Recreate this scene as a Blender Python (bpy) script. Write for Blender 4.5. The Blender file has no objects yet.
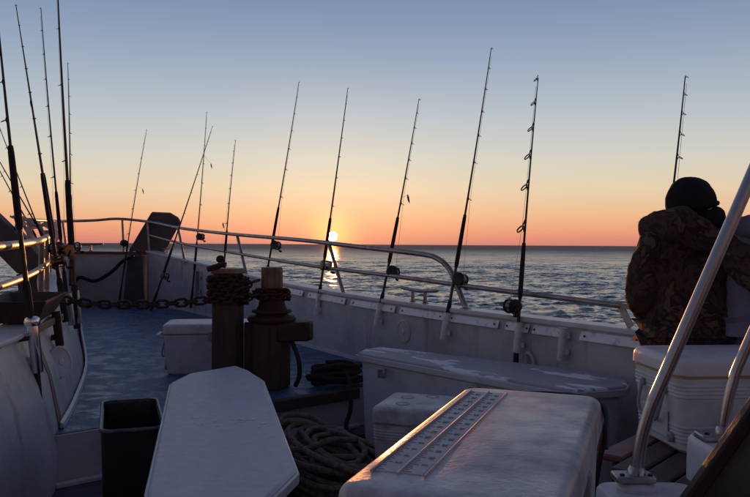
import bpy, bmesh, math, random
import numpy as np
from mathutils import Vector, Matrix, Quaternion
random.seed(7); np.random.seed(7)
sc = bpy.context.scene
C = sc.collection
R = math.radians

# ------------------------------------------------------------------ camera
cam = bpy.data.cameras.new('camera'); cam_o = bpy.data.objects.new('camera', cam); C.objects.link(cam_o)
cam.sensor_width = 36; cam.lens = 36; cam.clip_start = 0.05; cam.clip_end = 80000
cam_o.location = (0, 0, 1.3)
cam_o.rotation_euler = (Matrix.Rotation(R(89.7), 3, 'X') @ Matrix.Rotation(R(0.34), 3, 'Z')).to_euler()
sc.camera = cam_o

# ------------------------------------------------------------------ sky and sun
SUN_AZ, SUN_EL = R(-3.25), R(0.60)
sun_dir = Vector((math.sin(SUN_AZ)*math.cos(SUN_EL), math.cos(SUN_AZ)*math.cos(SUN_EL), math.sin(SUN_EL)))
def lin(r, g, b):
    f = lambda c: (c/255/12.92) if c/255 <= .04045 else ((c/255+.055)/1.055)**2.4
    return (f(r), f(g), f(b), 1)
world = bpy.data.worlds.new('World'); sc.world = world; world.use_nodes = True
nt = world.node_tree; N = nt.nodes; L = nt.links
bg = N['Background']
def wmath(op, a, b=None, clamp=False):
    n = N.new('ShaderNodeMath'); n.operation = op; n.use_clamp = clamp
    for i, v in enumerate((a, b)):
        if v is None: continue
        if isinstance(v, (int, float)): n.inputs[i].default_value = v
        else: L.new(v, n.inputs[i])
    return n.outputs[0]
def wvec(op, a, b):
    n = N.new('ShaderNodeVectorMath'); n.operation = op
    for i, v in enumerate((a, b)):
        if isinstance(v, (tuple, Vector)): n.inputs[i].default_value = tuple(v)
        else: L.new(v, n.inputs[i])
    return n
def wmix(mode, fac, a, b):
    n = N.new('ShaderNodeMix'); n.data_type = 'RGBA'; n.blend_type = mode
    if isinstance(fac, (int, float)): n.inputs[0].default_value = fac
    else: L.new(fac, n.inputs[0])
    for i, v in ((6, a), (7, b)):
        if isinstance(v, tuple): n.inputs[i].default_value = v
        else: L.new(v, n.inputs[i])
    return n.outputs[2]
tc = N.new('ShaderNodeTexCoord')
dirn = wvec('NORMALIZE', tc.outputs['Generated'], (0, 0, 0)).outputs[0]
sep = N.new('ShaderNodeSeparateXYZ'); L.new(dirn, sep.inputs[0])
el = wmath('ARCSINE', wmath('MAXIMUM', sep.outputs[2], 0.0))
t = wmath('POWER', wmath('MULTIPLY', el, 2/math.pi), 0.5)
ramp = N.new('ShaderNodeValToRGB'); L.new(t, ramp.inputs[0])
stops = [(0.0, (198, 128, 118)), (.45, (224, 143, 120)), (1.2, (238, 164, 126)), (2.3, (240, 188, 146)), (4.2, (232, 210, 178)),
         (6.5, (213, 211, 198)), (9.5, (188, 197, 202)), (13.9, (152, 169, 192)), (18, (125, 145, 176)),
         (30, (103, 115, 147)), (60, (86, 92, 125)), (90, (77, 82, 116))]
cr = ramp.color_ramp
while len(cr.elements) < len(stops): cr.elements.new(.5)
for e, (d, c) in zip(cr.elements, stops):
    e.position = (d/90)**.5; e.color = lin(*c)
facing = wvec('DOT_PRODUCT', dirn, (math.sin(SUN_AZ), math.cos(SUN_AZ), 0)).outputs['Value']
azf = wmath('MULTIPLY', wmath('ADD', facing, 1.0), .5, True)                       # the sky dims and turns mauve away from the sun
sky = wmix('MULTIPLY', 1.0, ramp.outputs[0], wmix('MIX', azf, (.37, .28, .315, 1), (1.0, 1.0, 1.0, 1)))
sd = wmath('MAXIMUM', wvec('DOT_PRODUCT', dirn, sun_dir).outputs['Value'], 0.0)
wide = wmath('MULTIPLY', wmath('POWER', sd, 90.0), .16)
near = wmath('MULTIPLY', wmath('POWER', sd, 2600.0), .85)
disc = wmath('MULTIPLY', wmath('GREATER_THAN', sd, math.cos(R(.36))), 26.0)
def tint(v, col):
    c = N.new('ShaderNodeCombineXYZ')
    for i in range(3): L.new(v, c.inputs[i])
    return wmix('MULTIPLY', 1.0, c.outputs[0], col)
sky = wmix('ADD', 1.0, sky, tint(wide, (1, .50, .12, 1)))
sky = wmix('ADD', 1.0, sky, tint(near, (1, .42, .06, 1)))
sky = wmix('ADD', 1.0, sky, tint(disc, (1, .85, .55, 1)))
nish = N.new('ShaderNodeTexSky'); nish.sky_type = 'NISHITA'; nish.sun_disc = False
nish.sun_elevation = SUN_EL; nish.sun_rotation = SUN_AZ
nm = wmix('MULTIPLY', 1.0, nish.outputs[0], (.003, .003, .003, 1))
sky = wmix('ADD', 1.0, sky, nm)
L.new(sky, bg.inputs[0]); bg.inputs[1].default_value = 1.0
sl = bpy.data.lights.new('sun', 'SUN'); sl.energy = 2.0; sl.angle = R(0.5); sl.color = (1, .33, .08)
so = bpy.data.objects.new('sun', sl); C.objects.link(so); so.location = (-2, 30, 6)
so.rotation_euler = sun_dir.to_track_quat('Z', 'Y').to_euler()
sc.view_settings.view_transform = 'Standard'; sc.view_settings.look = 'None'
sc.view_settings.exposure = 0.0; sc.view_settings.gamma = 1.0
sc.cycles.use_denoising = True
sc.cycles.max_bounces = 8

# ------------------------------------------------------------------ materials
MATS = {}
def mat(name, col, rough=.5, metal=0.0, var=None, var_col=None, bump=None, rough_var=None, coat=0.0, streak=None, spec=.5, stretch=None):
    """var=(scale, lo, hi) mixes var_col in by noise; bump=(scale, distance); rough_var=(scale, rough2, lo, hi); streak=(colour, scale, lo, hi) vertical run-off stains"""
    m = bpy.data.materials.new(name); m.use_nodes = True
    nt = m.node_tree; b = nt.nodes['Principled BSDF']
    b.inputs['Base Color'].default_value = (*col, 1); b.inputs['Roughness'].default_value = rough
    b.inputs['Metallic'].default_value = metal; b.inputs['Coat Weight'].default_value = coat
    b.inputs['Specular IOR Level'].default_value = spec
    g = nt.nodes.new('ShaderNodeNewGeometry'); pos = g.outputs['Position']
    def noise(scale, detail=5, vec=None, rg=.6):
        vec = vec or pos
        n = nt.nodes.new('ShaderNodeTexNoise'); n.inputs['Scale'].default_value = scale
        n.inputs['Detail'].default_value = detail; n.inputs['Roughness'].default_value = rg
        nt.links.new(vec, n.inputs['Vector']); return n.outputs[0]
    def rng(v, lo, hi, a=0.0, c=1.0):
        n = nt.nodes.new('ShaderNodeMapRange'); n.inputs[1].default_value = lo; n.inputs[2].default_value = hi
        n.inputs[3].default_value = a; n.inputs[4].default_value = c; nt.links.new(v, n.inputs[0]); return n.outputs[0]
    def mix(f, a, c):
        n = nt.nodes.new('ShaderNodeMix'); n.data_type = 'RGBA'; nt.links.new(f, n.inputs[0])
        for i, v in ((6, a), (7, c)):
            if isinstance(v, tuple): n.inputs[i].default_value = (*v[:3], 1)
            else: nt.links.new(v, n.inputs[i])
        return n.outputs[2]
    if stretch:
        mq = nt.nodes.new('ShaderNodeMapping'); mq.vector_type = 'TEXTURE'; mq.inputs['Rotation'].default_value = (0, 0, stretch[0]); mq.inputs['Scale'].default_value = stretch[1]; nt.links.new(pos, mq.inputs[0]); pos = mq.outputs[0]
    colour = col
    if var:
        colour = mix(rng(noise(var[0]), var[1], var[2]), colour, var_col)
    if streak:
        mp = nt.nodes.new('ShaderNodeMapping'); mp.inputs['Scale'].default_value = (1, 1, .12); nt.links.new(pos, mp.inputs[0])
        colour = mix(rng(noise(streak[1], 6, mp.outputs[0]), streak[2], streak[3]), colour, streak[0])
    if not isinstance(colour, tuple): nt.links.new(colour, b.inputs['Base Color'])
    if rough_var:
        nt.links.new(rng(noise(rough_var[0], 3), rough_var[2], rough_var[3], rough, rough_var[1]), b.inputs['Roughness'])
    if bump:
        bn = nt.nodes.new('ShaderNodeBump'); bn.inputs['Distance'].default_value = bump[1]; bn.inputs['Strength'].default_value = 1
        nt.links.new(noise(bump[0], 6), bn.inputs['Height']); nt.links.new(bn.outputs[0], b.inputs['Normal'])
    MATS[name] = m; return m
mat('hull_white', (.64, .62, .62), .42, var=(2.6, .42, .70), var_col=(.47, .44, .43), bump=(12, .005), streak=((.27, .17, .11), 6.5, .58, .80))
mat('cap_white', (.74, .74, .73), .35, var=(6, .5, .8), var_col=(.5, .47, .43), bump=(14, .003))
mat('gelcoat', (.74, .75, .76), .33, var=(5, .48, .8), var_col=(.55, .55, .54), rough_var=(3.2, .10, .52, .60), bump=(26, .0012))
mat('gelcoat_painted_sheen', (.40, .40, .41), .48, var=(4.2, .545, .565), var_col=(.95, .96, .97), stretch=(R(-47), (2.2, .8, 1)))  # wet sheen painted into the colour: white noise patches on a darkened base
mat('gelcoat_dull', (.66, .66, .67), .45, var=(22, .45, .75), var_col=(.54, .54, .55), bump=(110, .0012), streak=((.74, .74, .74), 6, .62, .72))
mat('cooler_white', (.76, .75, .75), .42, var=(7, .48, .74), var_col=(.54, .51, .47), bump=(70, .0006))
mat('cooler_scuffed', (.70, .69, .67), .48, var=(11, .40, .68), var_col=(.40, .385, .375), bump=(70, .0016), rough_var=(4, .3, .45, .6))
mat('cooler_seam', (.50, .36, .12), .6)
mat('cooler_grey', (.36, .37, .40), .5, var=(12, .4, .8), var_col=(.25, .26, .29))
mat('print_grey', (.34, .33, .33), .6)
mat('scratch', (.90, .90, .90), .5)
mat('deck_blue', (.035, .105, .22), .5, var=(8, .44, .68), var_col=(.11, .20, .33), rough_var=(6, .2, .48, .62), bump=(13, .014))
mat('deck_dark', (.045, .07, .115), .5, var=(3, .4, .7), var_col=(.07, .07, .075), rough_var=(4, .2, .5, .6), bump=(18, .004))
mat('rail_steel', (.40, .36, .34), .44, 1.0, var=(14, .4, .75), var_col=(.24, .18, .15), bump=(40, .001))
mat('plate_metal', (.90, .90, .90), .38, .1, var=(18, .5, .75), var_col=(.45, .42, .38), bump=(40, .002))
mat('steel', (.46, .44, .44), .30, 1.0, var=(14, .5, .75), var_col=(.42, .38, .34), bump=(40, .0006))
mat('steel_dull', (.50, .49, .48), .42, 1.0, var=(20, .4, .75), var_col=(.30, .26, .23), bump=(50, .001))
mat('chrome', (.75, .75, .76), .12, 1.0)
mat('rust', (.085, .036, .022), .8, .25, var=(30, .35, .7), var_col=(.06, .028, .018), bump=(60, .003))
mat('iron_dark', (.05, .035, .028), .62, .4, var=(24, .4, .7), var_col=(.11, .05, .03), bump=(50, .002))
mat('post_wood', (.12, .066, .044), .75, var=(8, .35, .7), var_col=(.09, .055, .036), bump=(30, .005), streak=((.06, .035, .025), 22, .45, .7))
mat('post_cap', (.33, .20, .12), .6, var=(14, .4, .7), var_col=(.17, .09, .055), bump=(30, .003), streak=((.14, .07, .045), 30, .45, .7))
mat('slat_wood', (.10, .042, .034), .5, var=(10, .4, .7), var_col=(.05, .024, .02), bump=(30, .003))
mat('slat_red', (.22, .075, .06), .45, var=(18, .5, .75), var_col=(.34, .16, .14), bump=(26, .003))
mat('dark_wood', (.035, .020, .015), .6, var=(8, .4, .7), var_col=(.06, .034, .024), bump=(30, .003))
mat('timber_dark', (.06, .04, .03), .7, var=(8, .4, .7), var_col=(.11, .075, .05), bump=(24, .005))
mat('tan_trim', (.34, .24, .14), .6, var=(9, .4, .7), var_col=(.20, .13, .08), bump=(24, .003))
mat('bow_plate_paint', (.085, .072, .07), .6, var=(4, .4, .7), var_col=(.13, .11, .105), bump=(20, .003))
mat('rail_red', (.30, .045, .035), .5, var=(10, .45, .7), var_col=(.16, .03, .025))
mat('black_plastic', (.014, .014, .017), .38, var=(9, .45, .75), var_col=(.03, .03, .033), bump=(40, .001))
mat('bin_rim', (.10, .10, .115), .4, var=(22, .4, .7), var_col=(.26, .26, .28))
mat('black_rubber', (.012, .012, .013), .55, bump=(50, .001))
mat('rod_black', (.018, .014, .013), .28)
mat('rod_red', (.085, .018, .016), .3)
mat('rod_brown', (.07, .035, .02), .3)
mat('rod_grip', (.028, .020, .017), .8, bump=(120, .0008))
mat('cork', (.26, .15, .08), .8, bump=(90, .001))
mat('reel_black', (.03, .028, .028), .3, .6)
mat('reel_gold', (.20, .10, .045), .35, 1.0)
mat('ruler', (.60, .59, .57), .5, var=(9, .38, .72), var_col=(.40, .39, .38), bump=(55, .0009))
mat('reel_silver', (.55, .53, .52), .25, 1.0)
mat('fishing_line', (.5, .5, .5), .4)
mat('lure_pink', (.62, .10, .16), .35)
mat('lure_dark', (.05, .045, .05), .35)
mat('rope_tan', (.27, .20, .145), .9, var=(26, .4, .7), var_col=(.10, .075, .06), bump=(140, .004))
mat('rope_dark', (.055, .035, .028), .9, var=(26, .4, .7), var_col=(.03, .02, .018), bump=(120, .004))
mat('cloth_white', (.80, .78, .80), .9, bump=(40, .004))
_b = MATS['cloth_white'].node_tree; _p = _b.nodes['Principled BSDF']; _t = _b.nodes.new('ShaderNodeBsdfTranslucent'); _t.inputs[0].default_value = (.7, .66, .68, 1)
_m = _b.nodes.new('ShaderNodeMixShader'); _m.inputs[0].default_value = .45; _b.links.new(_p.outputs[0], _m.inputs[1]); _b.links.new(_t.outputs[0], _m.inputs[2]); _b.links.new(_m.outputs[0], _b.nodes['Material Output'].inputs[0])
mat('skin', (.42, .24, .17), .55)
mat('beanie', (.012, .010, .011), .95, bump=(160, .004))
mat('hoodie', (.23, .225, .30), .95, var=(7, .4, .7), var_col=(.19, .185, .25), bump=(90, .003))
mat('trousers', (.05, .055, .075), .9, bump=(60, .003))
mat('boots', (.03, .022, .018), .6)
mat('buoy_dark', (.05, .03, .03), .6)
mat('brass_disc', (.45, .38, .36), .6, var=(12, .4, .7), var_col=(.30, .22, .20))
# camouflage cloth
def camo():
    m = bpy.data.materials.new('camo'); m.use_nodes = True; nt = m.node_tree; b = nt.nodes['Principled BSDF']
    b.inputs['Roughness'].default_value = .95
    g = nt.nodes.new('ShaderNodeNewGeometry')
    n1 = nt.nodes.new('ShaderNodeTexNoise'); n1.inputs['Scale'].default_value = 5.5; n1.inputs['Detail'].default_value = 4; n1.inputs['Distortion'].default_value = 1.5
    n2 = nt.nodes.new('ShaderNodeTexVoronoi'); n2.inputs['Scale'].default_value = 24
    n3 = nt.nodes.new('ShaderNodeTexNoise'); n3.inputs['Scale'].default_value = 13; n3.inputs['Detail'].default_value = 5; n3.inputs['Distortion'].default_value = 2
    for n in (n1, n2, n3): nt.links.new(g.outputs['Position'], n.inputs['Vector'])
    cr = nt.nodes.new('ShaderNodeValToRGB'); cr.color_ramp.interpolation = 'CONSTANT'
    els = [(0, (.045, .026, .016)), (.42, (.085, .048, .028)), (.50, (.032, .022, .015)), (.57, (.13, .080, .046)), (.66, (.060, .044, .022))]
    while len(cr.color_ramp.elements) < len(els): cr.color_ramp.elements.new(.5)
    for e, (p, c) in zip(cr.color_ramp.elements, els): e.position = p; e.color = (*c, 1)
    mx = nt.nodes.new('ShaderNodeMath'); mx.operation = 'MULTIPLY_ADD'; mx.inputs[1].default_value = .35
    nt.links.new(n3.outputs[0], mx.inputs[0]); 
    sc_ = nt.nodes.new('ShaderNodeMath'); sc_.operation = 'MULTIPLY'; sc_.inputs[1].default_value = .65
    nt.links.new(n1.outputs[0], sc_.inputs[0]); nt.links.new(sc_.outputs[0], mx.inputs[2])
    nt.links.new(mx.outputs[0], cr.inputs[0]); nt.links.new(cr.outputs[0], b.inputs['Base Color'])
    bp = nt.nodes.new('ShaderNodeBump'); bp.inputs['Distance'].default_value = .006
    nt.links.new(n3.outputs[0], bp.inputs['Height']); nt.links.new(bp.outputs[0], b.inputs['Normal'])
    MATS['camo'] = m
camo()
# water: dark body, mirror of the sky, slopes of the small chop given as normals so far water stays rough
def water():
    m = bpy.data.materials.new('sea_water'); m.use_nodes = True; nt = m.node_tree; b = nt.nodes['Principled BSDF']
    b.inputs['Base Color'].default_value = (.055, .055, .070, 1); b.inputs['IOR'].default_value = 1.33
    g = nt.nodes.new('ShaderNodeNewGeometry')
    ln = nt.nodes.new('ShaderNodeVectorMath'); ln.operation = 'LENGTH'; nt.links.new(g.outputs['Position'], ln.inputs[0])
    mr = nt.nodes.new('ShaderNodeMapRange'); mr.inputs[1].default_value = 30; mr.inputs[2].default_value = 500; mr.inputs[3].default_value = .12; mr.inputs[4].default_value = .55
    nt.links.new(ln.outputs['Value'], mr.inputs[0]); nt.links.new(mr.outputs[0], b.inputs['Roughness'])      # ripples too small to build
    acc = None
    for scale, k in ((.10, .36), (.45, .42), (2.2, .50), (7.5, .62)):
        mp = nt.nodes.new('ShaderNodeMapping'); mp.inputs['Scale'].default_value = (.62, 1, 1); mp.inputs['Rotation'].default_value = (0, 0, R(18))
        nt.links.new(g.outputs['Position'], mp.inputs[0])
        n = nt.nodes.new('ShaderNodeTexNoise'); n.inputs['Scale'].default_value = scale; n.inputs['Detail'].default_value = 3
        nt.links.new(mp.outputs[0], n.inputs['Vector'])
        s = nt.nodes.new('ShaderNodeVectorMath'); s.operation = 'SUBTRACT'; s.inputs[1].default_value = (.5, .5, .5); nt.links.new(n.outputs['Color'], s.inputs[0])
        q = nt.nodes.new('ShaderNodeVectorMath'); q.operation = 'MULTIPLY'; q.inputs[1].default_value = (k, k*1.5, 0); nt.links.new(s.outputs[0], q.inputs[0])
        if acc is None: acc = q.outputs[0]
        else:
            a = nt.nodes.new('ShaderNodeVectorMath'); nt.links.new(acc, a.inputs[0]); nt.links.new(q.outputs[0], a.inputs[1]); acc = a.outputs[0]
    a = nt.nodes.new('ShaderNodeVectorMath'); nt.links.new(g.outputs['Normal'], a.inputs[0]); nt.links.new(acc, a.inputs[1])
    z = nt.nodes.new('ShaderNodeVectorMath'); z.operation = 'NORMALIZE'; nt.links.new(a.outputs[0], z.inputs[0])
    nt.links.new(z.outputs[0], b.inputs['Normal'])
    MATS['sea_water'] = m
water()

# ------------------------------------------------------------------ mesh helpers
V = Vector
def frame(path, up=None):
    """parallel-transport frames along a polyline"""
    P = [V(p) for p in path]; T = []
    for i in range(len(P)):
        a = P[max(i-1, 0)]; b = P[min(i+1, len(P)-1)]; T.append((b-a).normalized())
    u = V((0, 0, 1)) if abs(T[0].z) < .9 else V((1, 0, 0))
    if up is not None: u = V(up)
    n = (u - T[0]*u.dot(T[0])).normalized(); out = []
    for i in range(len(P)):
        n = (n - T[i]*n.dot(T[i])).normalized(); out.append((P[i], T[i], n, T[i].cross(n)))
    return out
def smooth_path(pts, k=6):
    """Catmull-Rom through the points"""
    P = [V(p) for p in pts]; out = []
    for i in range(len(P)-1):
        p0 = P[i-1] if i else P[0]*2-P[1]; p1, p2 = P[i], P[i+1]; p3 = P[i+2] if i+2 < len(P) else P[-1]*2-P[-2]
        for j in range(k):
            s = j/k
            out.append(.5*((2*p1)+(p2-p0)*s+(2*p0-5*p1+4*p2-p3)*s*s+(3*p1-p0-3*p2+p3)*s**3))
    out.append(P[-1]); return out
class MB:
    def __init__(s): s.v = []; s.f = []
    def add(s, verts, faces):
        o = len(s.v); s.v += [V(p) for p in verts]; s.f += [[i+o for i in f] for f in faces]; return s
    def box(s, c, size, M=None):
        c = V(c); h = V(size)/2; pts = []
        for x in (-1, 1):
            for y in (-1, 1):
                for z in (-1, 1):
                    p = V((x*h.x, y*h.y, z*h.z)); p = (M @ p) if M else p; pts.append(c+p)
        return s.add(pts, [(0, 1, 3, 2), (4, 6, 7, 5), (0, 4, 5, 1), (2, 3, 7, 6), (0, 2, 6, 4), (1, 5, 7, 3)])
    def bar(s, a, b, w, h, up=(0, 0, 1)):
        a, b = V(a), V(b); d = (b-a); ln = d.length; x = d.normalized(); u = V(up); y = u.cross(x).normalized(); z = x.cross(y)
        return s.box((a+b)/2, (ln, w, h), Matrix((x, y, z)).transposed())
    def tube(s, path, r, n=8, cap=True, closed=False):
        fr = frame(path); o = len(s.v); m = len(fr)
        for i, (p, t, a, b) in enumerate(fr):
            rr = r[i] if isinstance(r, (list, tuple)) else r
            for k in range(n):
                q = 2*math.pi*k/n; s.v.append(p+(a*math.cos(q)+b*math.sin(q))*rr)
        for i in range(m-1 + (1 if closed else 0)):
            for k in range(n):
                i2 = (i+1) % m
                s.f.append([o+i*n+k, o+i*n+(k+1) % n, o+i2*n+(k+1) % n, o+i2*n+k])
        if cap and not closed:
            s.f.append([o+k for k in range(n)][::-1]); s.f.append([o+(m-1)*n+k for k in range(n)])
        return s
    def lathe(s, prof, c, axis, n=16):
        """prof = [(radius, along)] around axis through c"""
        c = V(c); w = V(axis).normalized(); u = V((0, 0, 1)) if abs(w.z) < .9 else V((1, 0, 0))
        u = (u-w*u.dot(w)).normalized(); v = w.cross(u); o = len(s.v)
        for r, h in prof:
            for k in range(n):
                q = 2*math.pi*k/n; s.v.append(c+w*h+(u*math.cos(q)+v*math.sin(q))*r)
        for i in range(len(prof)-1):
            for k in range(n): s.f.append([o+i*n+k, o+i*n+(k+1) % n, o+(i+1)*n+(k+1) % n, o+(i+1)*n+k])
        s.f.append([o+k for k in range(n)][::-1]); s.f.append([o+(len(prof)-1)*n+k for k in range(n)])
        return s
    def prism(s, poly, z0, z1, poly_top=None):
        n = len(poly); q = poly_top or poly
        return s.add([V((*p, z0)) for p in poly]+[V((*p, z1)) for p in q],
                     [list(range(n))[::-1], list(range(n, 2*n))]+[[i, (i+1) % n, n+(i+1) % n, n+i] for i in range(n)])
    def loft(s, rings):
        n = len(rings[0]); o = len(s.v)
        for r in rings: s.v += [V(p) for p in r]
        for i in range(len(rings)-1):
            for k in range(n): s.f.append([o+i*n+k, o+i*n+(k+1) % n, o+(i+1)*n+(k+1) % n, o+(i+1)*n+k])
        s.f.append([o+k for k in range(n)][::-1]); s.f.append([o+(len(rings)-1)*n+k for k in range(n)])
        return s
    def xf(s, M):
        s.v = [M @ p for p in s.v]; return s
    def mesh(s, name, m, smooth=True, angle=35):
        me = bpy.data.meshes.new(name); me.from_pydata([tuple(p) for p in s.v], [], s.f); me.update()
        bm = bmesh.new(); bm.from_mesh(me); bmesh.ops.recalc_face_normals(bm, faces=bm.faces); bm.to_mesh(me); bm.free()
        if smooth:
            for p in me.polygons: p.use_smooth = True
            me.set_sharp_from_angle(angle=R(angle))
        me.materials.append(MATS[m]); return me
    def build(s, name, m, parent=None, bevel=0, smooth=True, seg=2, angle=35):
        """verts are world coordinates unless the root was built turned; parents are only moved, so subtract the root"""
        if parent is not None:
            r = parent
            while r.parent is not None: r = r.parent
            if 'local' not in ROOT_LOCAL.get(r.name, ''):
                off = V(r.location); s.v = [p-off for p in s.v]
        o = bpy.data.objects.new(name, s.mesh(name, m, smooth, angle)); C.objects.link(o)
        if parent is not None: o.parent = parent
        if bevel:
            b = o.modifiers.new('bevel', 'BEVEL'); b.width = bevel; b.segments = seg; b.limit_method = 'ANGLE'; b.angle_limit = R(40); b.harden_normals = False
        return o
ROOT_LOCAL = {}
def tag(o, label=None, cat=None, group=None, kind=None):
    if label: o['label'] = label
    if cat: o['category'] = cat
    if group: o['group'] = group
    if kind: o['kind'] = kind
    return o
def thing(name, label, cat, loc, rotz=0, group=None, local=False):
    o = bpy.data.objects.new(name, None); C.objects.link(o); o.location = loc; o.rotation_euler = (0, 0, rotz); o.empty_display_size = .1
    ROOT_LOCAL[o.name] = 'local' if local else ''
    return tag(o, label, cat, group)
def piece(name, me, parent, M):
    o = bpy.data.objects.new(name, me); C.objects.link(o); o.parent = parent; o.matrix_local = M; return o
def rrect(Lx, Ly, r, z, n=6):
    out = []; r = min(r, Lx/2-.001, Ly/2-.001)
    for cx, cy, a0 in ((1, 1, 0), (-1, 1, 90), (-1, -1, 180), (1, -1, 270)):
        for k in range(n+1):
            a = R(a0+90*k/n); out.append((cx*(Lx/2-r)+r*math.cos(a), cy*(Ly/2-r)+r*math.sin(a), z))
    return out

# ------------------------------------------------------------------ hull lines (metres; x to the right of the view, y ahead, z up from the lower deck)
STB = [(4.3, -1.5), (4.0, 0), (3.45, 1.1), (2.22, 3.0), (1.44, 4.2), (.92, 5.0), (.01, 6.4), (-.8, 7.65), (-2.25, 10.1), (-3.62, 11.9)]
PORT_CAP = [(-1.70, -1.5), (-1.70, 1.5), (-1.72, 2.8), (-1.79, 3.58), (-1.92, 4.15), (-2.19, 5.0), (-2.65, 6.3), (-3.50, 8.2), (-4.35, 10.4), (-4.80, 11.85)]
PORT_BASE = [(-1.50, -1.5), (-1.50, 1.5), (-1.53, 2.8), (-1.60, 3.58), (-1.73, 4.15), (-1.98, 5.0), (-2.42, 6.3), (-3.20, 8.2), (-4.10, 10.4), (-4.72, 11.85)]
def dense(pts, k=5): return [(p.x, p.y) for p in smooth_path([(*p, 0) for p in pts], k)]
stb = dense(STB); pcap = dense(PORT_CAP); pbase = dense(PORT_BASE)
def along(x, y): return -.47*x+.883*y
def sheer(x, y): return .80+.0054*max(0, along(x, y)-4.1)**2
def deckz(x, y): return .27+.012*max(0, along(x, y)-6.0)
def stb_at(Y):
    for (x0, y0), (x1, y1) in zip(stb, stb[1:]):
        if y0 <= Y <= y1: return x0+(x1-x0)*(Y-y0)/(y1-y0)
    return stb[-1][0]
NRM = V((.838, .545, 0))      # outboard normal of the starboard side

# ------------------------------------------------------------------ sea
def make_sea():
    SEA = -1.35
    th_f = np.radians(np.linspace(-36, 36, 620)); th_c = np.radians(np.linspace(36, 324, 90))[1:-1]
    th = np.concatenate([th_f, th_c])
    r = [0.0, 2, 4, 6, 8]; x = 9.0
    while x < 900: r.append(x); x *= 1.0031 if x < 120 else 1.006
    while x < 60000: r.append(x); x *= 1.09
    r = np.array(r); rr, tt = np.meshgrid(r[1:], th, indexing='ij')
    X = rr*np.sin(tt); Y = rr*np.cos(tt); Z = np.zeros_like(X); dX = np.zeros_like(X); dY = np.zeros_like(X)
    rng = np.random.RandomState(3)
    for i in range(64):
        lam = .22*(20.0**(i/63.0)); k = 2*math.pi/lam
        ang = R(250)+rng.normal(0, .62); amp = .0070*lam**.90*rng.uniform(.5, 1.2)
        if lam > 1.0: amp *= (1.0/lam)**.75
        kx, ky = k*math.cos(ang), k*math.sin(ang); ph = rng.uniform(0, 6.28)
        cell = rr*np.where(rr < 120, .0031, .006); fade = np.clip((lam/cell-2.5)/3.5, 0, 1)
        a = amp*fade; arg = kx*X+ky*Y+ph
        Z += a*np.sin(arg); c = .75*a*np.cos(arg); dX += c*math.cos(ang); dY += c*math.sin(ang)
    far = np.clip((900-rr)/300, 0, 1); inner = np.clip((rr-7)/4, 0, 1)
    g = far*inner
    front = (np.abs(((tt+math.pi) % (2*math.pi))-math.pi) <= R(36.01)).astype(float)
    g = g*np.maximum(front, 0)
    Z = SEA+Z*g; X = X+dX*g; Y = Y+dY*g
    verts = np.concatenate([[[0, 0, SEA]], np.stack([X.ravel(), Y.ravel(), Z.ravel()], 1)])
    nr, ntn = X.shape; idx = 1+np.arange(nr*ntn).reshape(nr, ntn); nx = np.roll(idx, -1, 1)
    quads = np.stack([idx[:-1], idx[1:], nx[1:], nx[:-1]], -1).reshape(-1, 4)
    tris = np.stack([np.zeros(ntn, int), idx[0], nx[0]], -1)
    me = bpy.data.meshes.new('sea')
    nv = len(verts); nl = quads.size+tris.size
    me.vertices.add(nv); me.vertices.foreach_set('co', verts.astype(np.float32).ravel())
    me.loops.add(nl); me.loops.foreach_set('vertex_index', np.concatenate([quads.ravel(), tris.ravel()]).astype(np.int32))
    me.polygons.add(len(quads)+len(tris))
    me.polygons.foreach_set('loop_start', np.concatenate([np.arange(len(quads))*4, quads.size+np.arange(len(tris))*3]).astype(np.int32))
    me.update(calc_edges=True); me.validate()
    me.polygons.foreach_set('use_smooth', np.ones(len(me.polygons), bool))
    if me.polygons[0].normal.z < 0: me.flip_normals()
    me.materials.append(MATS['sea_water'])
    o = bpy.data.objects.new('sea', me); C.objects.link(o); tag(o, 'choppy grey blue sea reaching to the horizon', kind='structure')
make_sea()

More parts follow.
